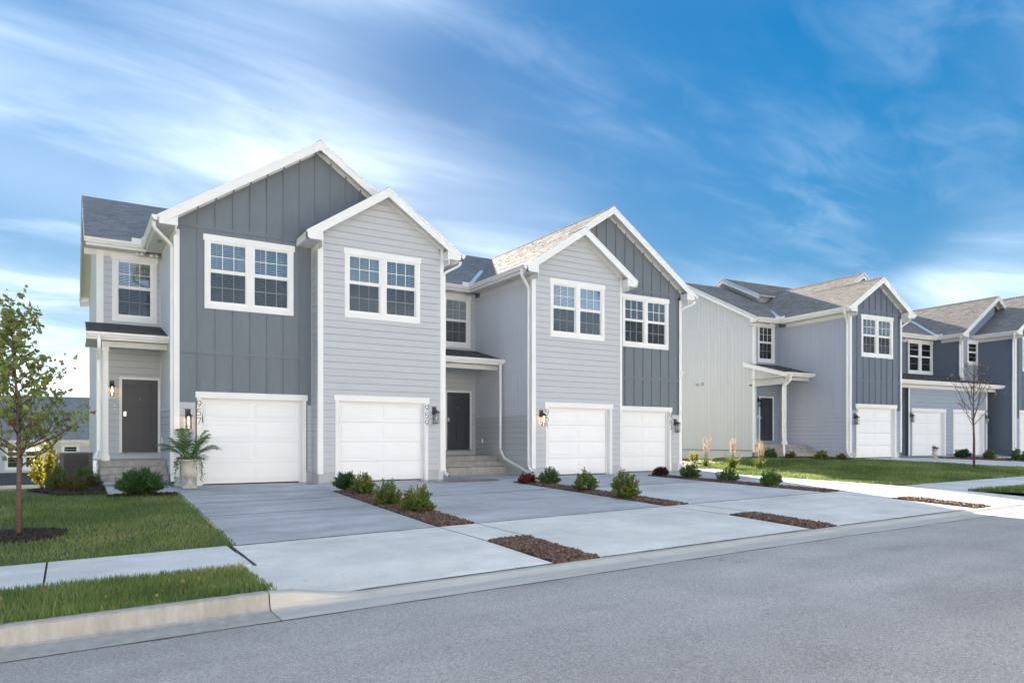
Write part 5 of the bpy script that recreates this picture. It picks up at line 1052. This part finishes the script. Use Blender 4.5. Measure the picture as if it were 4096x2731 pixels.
def maple_tree(x, y, H, label):
    global rng
    keep = rng; rng = np.random.default_rng(42); o = empty('maple_tree', (x, y, float(gz(x, y))), label=label, cat='tree'); tr = MB(); lb = MB()
    tp = [np.array([.0,.0,-.05]), np.array([.004,0,.6]), np.array([.012,.0,1.15]), np.array([-.01,.02,1.9]), np.array([-.06,.03,2.7]), np.array([-.10,.04,H])]
    tr.add(*tube_tapered(tp, [.045,.034,.031,.022,.012,.004], 12)); P = []; D = []
    def trunk(z): 
        for a, b in zip(tp[:-1], tp[1:]):
            if z <= b[2]: t = (z-a[2])/(b[2]-a[2]); return a+(b-a)*t
        return tp[-1]
    def twig(b, d, ln, r, depth, nleaf):
        d = unit(d); tip = b+d*ln+np.array([0,0,.10*ln]); m = b+d*ln*.5-np.array([0,0,.03*ln]); lb.add(*tube_tapered([b, m, tip], [r, r*.65, r*.25], 5))
        for t in np.linspace(.22, 1.0, nleaf):
            p = b+(tip-b)*t+rng.normal(0, .03, 3)
            for q in range(3): P.append(p+rng.normal(0, .04, 3)); D.append(d*.25+rng.normal(0, .55, 3)+np.array([0,0,-.75]))
        if depth:
            for k in range(depth+2): t = rng.uniform(.3, .92); twig(b+(tip-b)*t, d*.8+rng.normal(0, .55, 3)+np.array([0,0,.25]), ln*rng.uniform(.30, .5), r*.5, depth-1, max(4, nleaf//2))
    nb = 30
    for i in range(nb):
        z = 1.02+(H-1.35)*(i/nb)**1.05; a = i*2.4+rng.uniform(-.4, .4); up = .55+.75*(z/H); ln = (1.0-.78*((z-1.0)/(H-1.0))**.9)*rng.uniform(.8, 1.08)
        twig(trunk(z), np.array([math.cos(a), math.sin(a), up]), ln, .016*(1.25-z/H*.8), 1, 9)
    for k in range(5): twig(trunk(H-.35+.07*k), np.array([rng.normal(0,.3), rng.normal(0,.3), 1]), .26, .004, 0, 6)
    for a, e, l in ((.25,.52,1.05),(.0,.75,1.0),(2.9,.5,.95)): twig(trunk(1.25), np.array([math.cos(a), math.sin(a)-.35, e]), l, .016, 1, 12)
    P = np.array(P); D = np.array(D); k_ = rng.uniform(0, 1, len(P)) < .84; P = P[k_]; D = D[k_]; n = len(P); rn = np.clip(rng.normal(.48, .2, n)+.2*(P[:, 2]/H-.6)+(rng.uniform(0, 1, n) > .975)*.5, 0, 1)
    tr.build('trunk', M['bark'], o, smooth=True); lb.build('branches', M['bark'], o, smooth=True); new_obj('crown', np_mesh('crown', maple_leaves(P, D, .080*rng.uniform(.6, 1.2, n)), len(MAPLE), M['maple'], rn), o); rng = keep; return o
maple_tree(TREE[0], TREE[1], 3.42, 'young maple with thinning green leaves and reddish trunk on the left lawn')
def bare_tree(x, y, H, label):
    global rng
    keep = rng; rng = np.random.default_rng(5); o = empty('bare_tree', (x, y, float(gz(x, y))), label=label, cat='tree'); tr = MB(); lb = MB(); P = []; D = []
    tr.add(*tube_tapered([(0,0,-.05),(.01,0,1.0),(.0,.02,1.9),(-.02,.0,2.9),(-.02,.0,H)], [.045,.038,.028,.014,.004], 8))
    for i in range(20):
        z = 1.35+(H-1.9)*(i/20); a = i*2.4+.6; ln = (1.35-.8*i/20)*rng.uniform(.8, 1.1); b = np.array([0,0,z]); d = np.array([math.cos(a)*.75, math.sin(a)*.75, 1.0]); d /= np.linalg.norm(d); tip = b+d*ln+np.array([0,0,.18*ln]); m = b+d*ln*.5-np.array([0,0,.05]); lb.add(*tube_tapered([b, m, tip], [.014, .010, .004], 5))
        for k in range(4): t = rng.uniform(.3, .9); q = b+(tip-b)*t; e = q+(d+rng.normal(0, .3, 3))*ln*.3; lb.add(*tube_tapered([q, e], [.006, .003], 4)); P.append(e); D.append(rng.normal(0, 1, 3)+np.array([0,0,-.5]))
    P = np.array(P); D = np.array(D); k = rng.uniform(0, 1, len(P)) < .75; P = P[k]; D = D[k]; tr.build('trunk', M['bark'], o, smooth=True); lb.build('branches', M['bark'], o)
    new_obj('crown', np_mesh('crown', maple_leaves(P, D, .10*rng.uniform(.6, 1.1, len(P))), len(MAPLE), M['maple'], rng.uniform(.6, 1, len(P))), o); rng = keep
bare_tree(22.2, -5.0, 3.95, 'thin nearly leafless young tree on the right lawn')
# ------------------------------------------------------------------ urn with palm and ivy
def urn(x, y, s, label, name='urn_planter'):
    z = float(gz(x, y))+.006; o = empty(name, (x, y, z), label=label, cat='planter'); mb = MB(); mb.box(-.155*s, .155*s, -.155*s, .155*s, 0, .055*s); mb.build('plinth', M['urn'], o)
    v, f = lathe([(.13*s,.055*s),(.135*s,.075*s),(.10*s,.10*s),(.07*s,.14*s),(.062*s,.19*s),(.085*s,.215*s),(.10*s,.23*s),(.16*s,.27*s),(.185*s,.33*s),(.175*s,.385*s),(.15*s,.42*s),(.155*s,.50*s),(.185*s,.58*s),(.225*s,.625*s),(.245*s,.635*s),(.245*s,.66*s),(.20*s,.66*s),(.19*s,.60*s)], 28); new_obj('bowl', mesh('bowl', v, f, M['urn'], True), o)
    for k in range(14):
        a = 2*math.pi*k/14; v, f = tube_tapered([(.105*s*math.cos(a), .105*s*math.sin(a), .235*s), (.175*s*math.cos(a), .175*s*math.sin(a), .29*s), (.186*s*math.cos(a), .186*s*math.sin(a), .36*s)], [.008*s, .016*s, .006*s], 6); new_obj('gadroon', mesh('gadroon', v, f, M['urn'], True), o)
    return o, z
UX, UY = -3.06, -.22
uo, uz = urn(UX, UY, 1.0, 'pale cast stone urn planter beside the first garage door')
def palm(x, y, z, label):
    global rng
    keep = rng; rng = np.random.default_rng(77); o = empty('palm_plant', (x, y, z), label=label, cat='potted palm'); st = MB(); Q = []; rn = []
    for i in range(17):
        a = i*2.39996+rng.uniform(-.2, .2); e = rng.uniform(.22, 1.1); ln = rng.uniform(.72, 1.08); d = np.array([math.cos(a)*math.sin(e), math.sin(a)*math.sin(e), math.cos(e)]); b = np.array([math.cos(a)*.03, math.sin(a)*.03, 0])
        ts = np.linspace(0, 1, 12); sag = .42*math.sin(e)+.08; C_ = b+d*(ts[:, None]*ln)+np.array([0,0,-1])*(sag*ln*ts[:, None]**2.2); st.add(*tube_tapered([tuple(c) for c in C_], list(np.linspace(.007, .0018, 12)), 4))
        side = unit(np.cross(d, np.array([0,0,1.])))
        for t in np.linspace(.30, 1.0, 26):
            k = min(int(t*11), 10); c = C_[k]+(C_[min(k+1, 11)]-C_[k])*(t*11-k); tg = unit(C_[min(k+1, 11)]-C_[max(k-1, 0)]); l = .27*(math.sin(math.pi*(.12+.86*(t-.3)/.7))**.6)*rng.uniform(.85, 1.1)+.03
            for sg in (-1, 1):
                dd = unit(side*sg*.8+tg*.75+np.array([0,0,.10])+rng.normal(0, .08, 3)); w = .009; n_ = unit(np.cross(dd, tg)); s_ = unit(np.cross(n_, dd)); m = c+dd*l*.5; tip = c+dd*l+np.array([0,0,-1])*l*.28; Q.append([c-s_*w*.3, c+s_*w*.3, m+s_*w, m-s_*w]); Q.append([m-s_*w, m+s_*w, tip+s_*w*.15, tip-s_*w*.15]); r = np.clip(rng.normal(.45, .2), 0, 1); rn += [r, r]
    new_obj('fronds', np_mesh('fronds', np.array(Q).reshape(-1, 3), 4, M['palm'], np.array(rn)), o); st.build('stalks', M['palm'], o); rng = keep
palm(UX, UY, uz+.62, 'feathery green palm growing from the stone urn')
def ivy(x, y, z, r, label, name='trailing_ivy', mat='ivy'):
    P = []; D = []; st = MB()
    for i in range(26):
        a = rng.uniform(0, 2*np.pi); l = rng.uniform(.08, .52)*(1 if rng.uniform() > .4 else .4); pts = [np.array([math.cos(a)*r*.5, math.sin(a)*r*.5, .03]), np.array([math.cos(a)*(r+.04), math.sin(a)*(r+.04), .05]), np.array([math.cos(a)*(r+.075), math.sin(a)*(r+.075), -l*.5]), np.array([math.cos(a)*(r+.06), math.sin(a)*(r+.06), -l])]
        st.add(*tube_tapered(pts, [.003,.003,.002,.0015], 3))
        for t in np.linspace(0, 2.99, 9+int(l*40)): k = int(t); p = pts[k]+(pts[k+1]-pts[k])*(t-k); P.append(p+rng.normal(0, .02, 3)); D.append(np.array([math.cos(a), math.sin(a), -.5])+rng.normal(0, .6, 3))
    for i in range(160): a = rng.uniform(0, 2*np.pi); q = math.sqrt(rng.uniform())*(r+.03); P.append(np.array([math.cos(a)*q, math.sin(a)*q, .03+rng.uniform(0, .06)])); D.append(np.array([0,0,.6])+rng.normal(0, .7, 3))
    o = empty(name, (x, y, z), label=label, cat='ivy'); P = np.array(P); new_obj('leaves', np_mesh('leaves', leaf_quads(P, np.array(D), .042*rng.uniform(.6, 1.2, len(P)), .032*rng.uniform(.7, 1.2, len(P))), 4, M[mat], rng.uniform(0, 1, len(P))), o); st.build('vines', M['stem'], o)
ivy(UX, UY, uz+.64, .21, 'variegated ivy trailing over the rim of the stone urn')
uo2, uz2 = urn(26.8, -1.25, .62, 'small urn planter on the far driveway'); shrub('flowering_plant', 26.8, -1.25, .26, .16, 'flower', 'reddish flowers in the small far urn', seed=30, stems=12, per=16, leaf=.05, zoff=.41, cat='flowers')
# ------------------------------------------------------------------ cooling unit, splash blocks, fallen leaves
ac = empty('cooling_unit', (-5.24, 4.7, -.02), label='dark grey outdoor cooling unit beside the left wall', cat='air conditioner')
def rrect(h, r, n=5): return [(sx*(h-r)+r*math.cos(a0+math.pi/2*k/n), sy*(h-r)+r*math.sin(a0+math.pi/2*k/n)) for sx, sy, a0 in ((1,1,0),(-1,1,math.pi/2),(-1,-1,math.pi),(1,-1,1.5*math.pi)) for k in range(n+1)]
mb = MB(); prism_xy(mb, rrect(.36, .08), .06, .74); mb.build('coil', M['room'], ac)
for k in range(22): mb = MB(); prism_xy(mb, rrect(.375, .09), .08+.03*k, .092+.03*k); mb.build('louvre', M['ac'], ac)
mb = MB(); prism_xy(mb, rrect(.39, .09), .0, .07); mb.build('base_pan', M['ac'], ac); mb = MB(); prism_xy(mb, rrect(.39, .09), .735, .77); mb.build('top_cover', M['ac'], ac)
for sx in (-1, 1):
    for sy in (-1, 1): mb = MB(); mb.box(sx*.33-.045, sx*.33+.045, sy*.33-.045, sy*.33+.045, .07, .735); mb.build('corner_post', M['ac'], ac)
for k in range(5): r = .08+.06*k; v = [(r*math.cos(a), r*math.sin(a), .785+.012*(4-k)/4) for a in np.linspace(0, 2*math.pi, 25)]; new_obj('fan_grille', mesh('fan_grille', *sweep(v, circ(.006, 4)), M['steel']), ac)
def splash_block(x, y, rz, label): o = empty('splash_block', (x, y, float(gz(x, y))+.01), rz, label=label, cat='splash block'); mb = MB(); v = box_v(-.14,.14,-.30,.30,0,.06); v[4] = (-.14,-.30,.035); v[5] = (.14,-.30,.035); mb.add(v, BOXF); mb.build('block', M['step'], o); mb = MB(); mb.box(-.14,-.11,-.29,.29,.058,.085); mb.box(.11,.14,-.29,.29,.058,.085); mb.build('rim', M['step'], o)
splash_block(-5.12, 1.28, -.5, 'concrete splash block under the left porch downspout'); splash_block(19.6, 1.2, -.4, 'concrete splash block under the far porch downspout')
n_ = 46; lx = np.concatenate([rng.uniform(-8, -3.8, 26), rng.uniform(-9, -3.6, 20)]); ly = np.concatenate([rng.uniform(YK+.1, YF-.1, 26), rng.uniform(YS+.1, -1.6, 20)]); lz = np.where(ly < YF, STRIP(lx, ly), gz(lx, ly))+.06
new_obj('fallen_leaves', np_mesh('fallen_leaves', maple_leaves(np.stack([lx, ly, lz], -1), rng.normal(0, 1, (n_, 3))*np.array([1,1,.25]), .05*rng.uniform(.6, 1.2, n_)), len(MAPLE), M['maple'], rng.uniform(.9, 1, n_)), kind='stuff', label='a few fallen reddish leaves on the grass', cat='leaves')
# ------------------------------------------------------------------ neighbour behind, down the slope
BH = empty('background_house', (-9.0, 33.0, -4.3), label='beige house with dark shingle roof far behind the maple', cat='house'); FB = front(-8, 0)
bw = [(-8.63+9.0+8, 1.92, 3.63, 5.2, 2), (-5.83+9+8, .93, 4.15, 5.2, 1), (-4.33+9+8, .93, 3.6, 5.2, 1), (-12.6+9+8, 1.92, 3.63, 5.2, 2)]
wb = plain_wall(BH, FB, 0, 18, 0, 5.4, M['beige'], [(u+.09, u+w-.09, a+.125, b-.15) for u, w, a, b, k in bw])
for u, w, a, b, k in bw: window(BH, FB, u, a, b, [(u+.15, u+w-.15)] if k == 1 else [(u+.15, u+w/2-.08), (u+w/2+.08, u+w-.15)], w, cols=1, blind=False)
strips(FB, wb, M['beige'], 0, 18, 2.9, 3.55, .3); strips(FB, wb, M['beige'], 10.4, 11.1, 3.55, 5.2, .3); strips(FB, wb, M['beige'], 12.2, 12.6, 3.55, 5.2, .3)
slope(BH, (-8.4, -.45, 5.42), (1,0,0), (0,5.4,2.87), 18.8, math.hypot(5.4, 2.87), M['shingle'], 91); slope(BH, (-8.4, 10.4, 5.42), (1,0,0), (0,-5.4,2.87), 18.8, math.hypot(5.4, 2.87), M['shingle'], 92)
eave(BH, (-8.4, -.45), (10.4, -.45), (0,-1), 5.42, over=.45); slope(BH, (-8.4, -2.2, 2.88), (1,0,0), (0,2.2,.62), 10.8, math.hypot(2.2,.62), M['shingle_dark'], 93, name='porch_roof')
eave(BH, (-8.4, -2.2), (2.4, -2.2), (0,-1), 2.88, over=.3, frieze=False); mb = MB(); mb.box(-8, 2.2, -1.95, -1.85, 0, 2.72); mb.build('porch_wall', M['beige'], BH)
mb = MB(); mb.box(-8, 10, 9.9, 10, 0, 5.4); mb.box(9.9, 10, .1, 9.9, 0, 5.4); mb.box(-8, -7.9, .1, 9.9, 0, 5.4); mb.build('rear_wall', M['beige'], BH)
# ------------------------------------------------------------------ unseen row behind the camera, added to bounce sunlight onto the shaded fronts
def bounce_row(x, y, label):
    o = empty('bounce_row_house', (x, y, float(zs(x))-.1), math.pi, label=label, cat='house', group='unseen white row added across the street'); F_ = front(-9, 0); wins = [1.2+4.4*k for k in range(4)]
    w = plain_wall(o, F_, 0, 18, 0, 6.3, M['white'], [whole(u, 2.125, 4.285, 6.08) for u in wins]+[gar_hole(u) for u in wins], gab=[(0,6.3),(18,6.3),(18,6.35),(13.5,8.6),(9,6.35),(4.5,8.6),(0,6.35)])
    for u in wins: garage(o, F_, u); window(o, F_, u, 4.285, 6.08, [(u+.147, u+.947), (u+1.178, u+1.978)], 2.125, blind=False)
    for xc in (-4.5, 4.5): gable_roof_y(o, xc, 4.7, 6.28, .5, -.3, 9, (M['shingle'], M['shingle']), 95)
    mb = MB(); mb.box(-9, 9, 8.8, 8.95, 0, 6.2); mb.box(-9, -8.85, .15, 8.8, 0, 6.2); mb.box(8.85, 9, .15, 8.8, 0, 6.2); mb.build('rear_wall', M['white'], o)
for i, (x, l) in enumerate(((-41.5, 'unseen white townhouses added across the street, last block on the left'), (-22, 'unseen white townhouses added across the street, second block from the left'), (-2.5, 'unseen white townhouses added directly across the street'), (17, 'unseen white townhouses added across the street, right block'), (36.5, 'unseen white townhouses added across the street, rightmost block'))): bounce_row(x, -26.0, l)
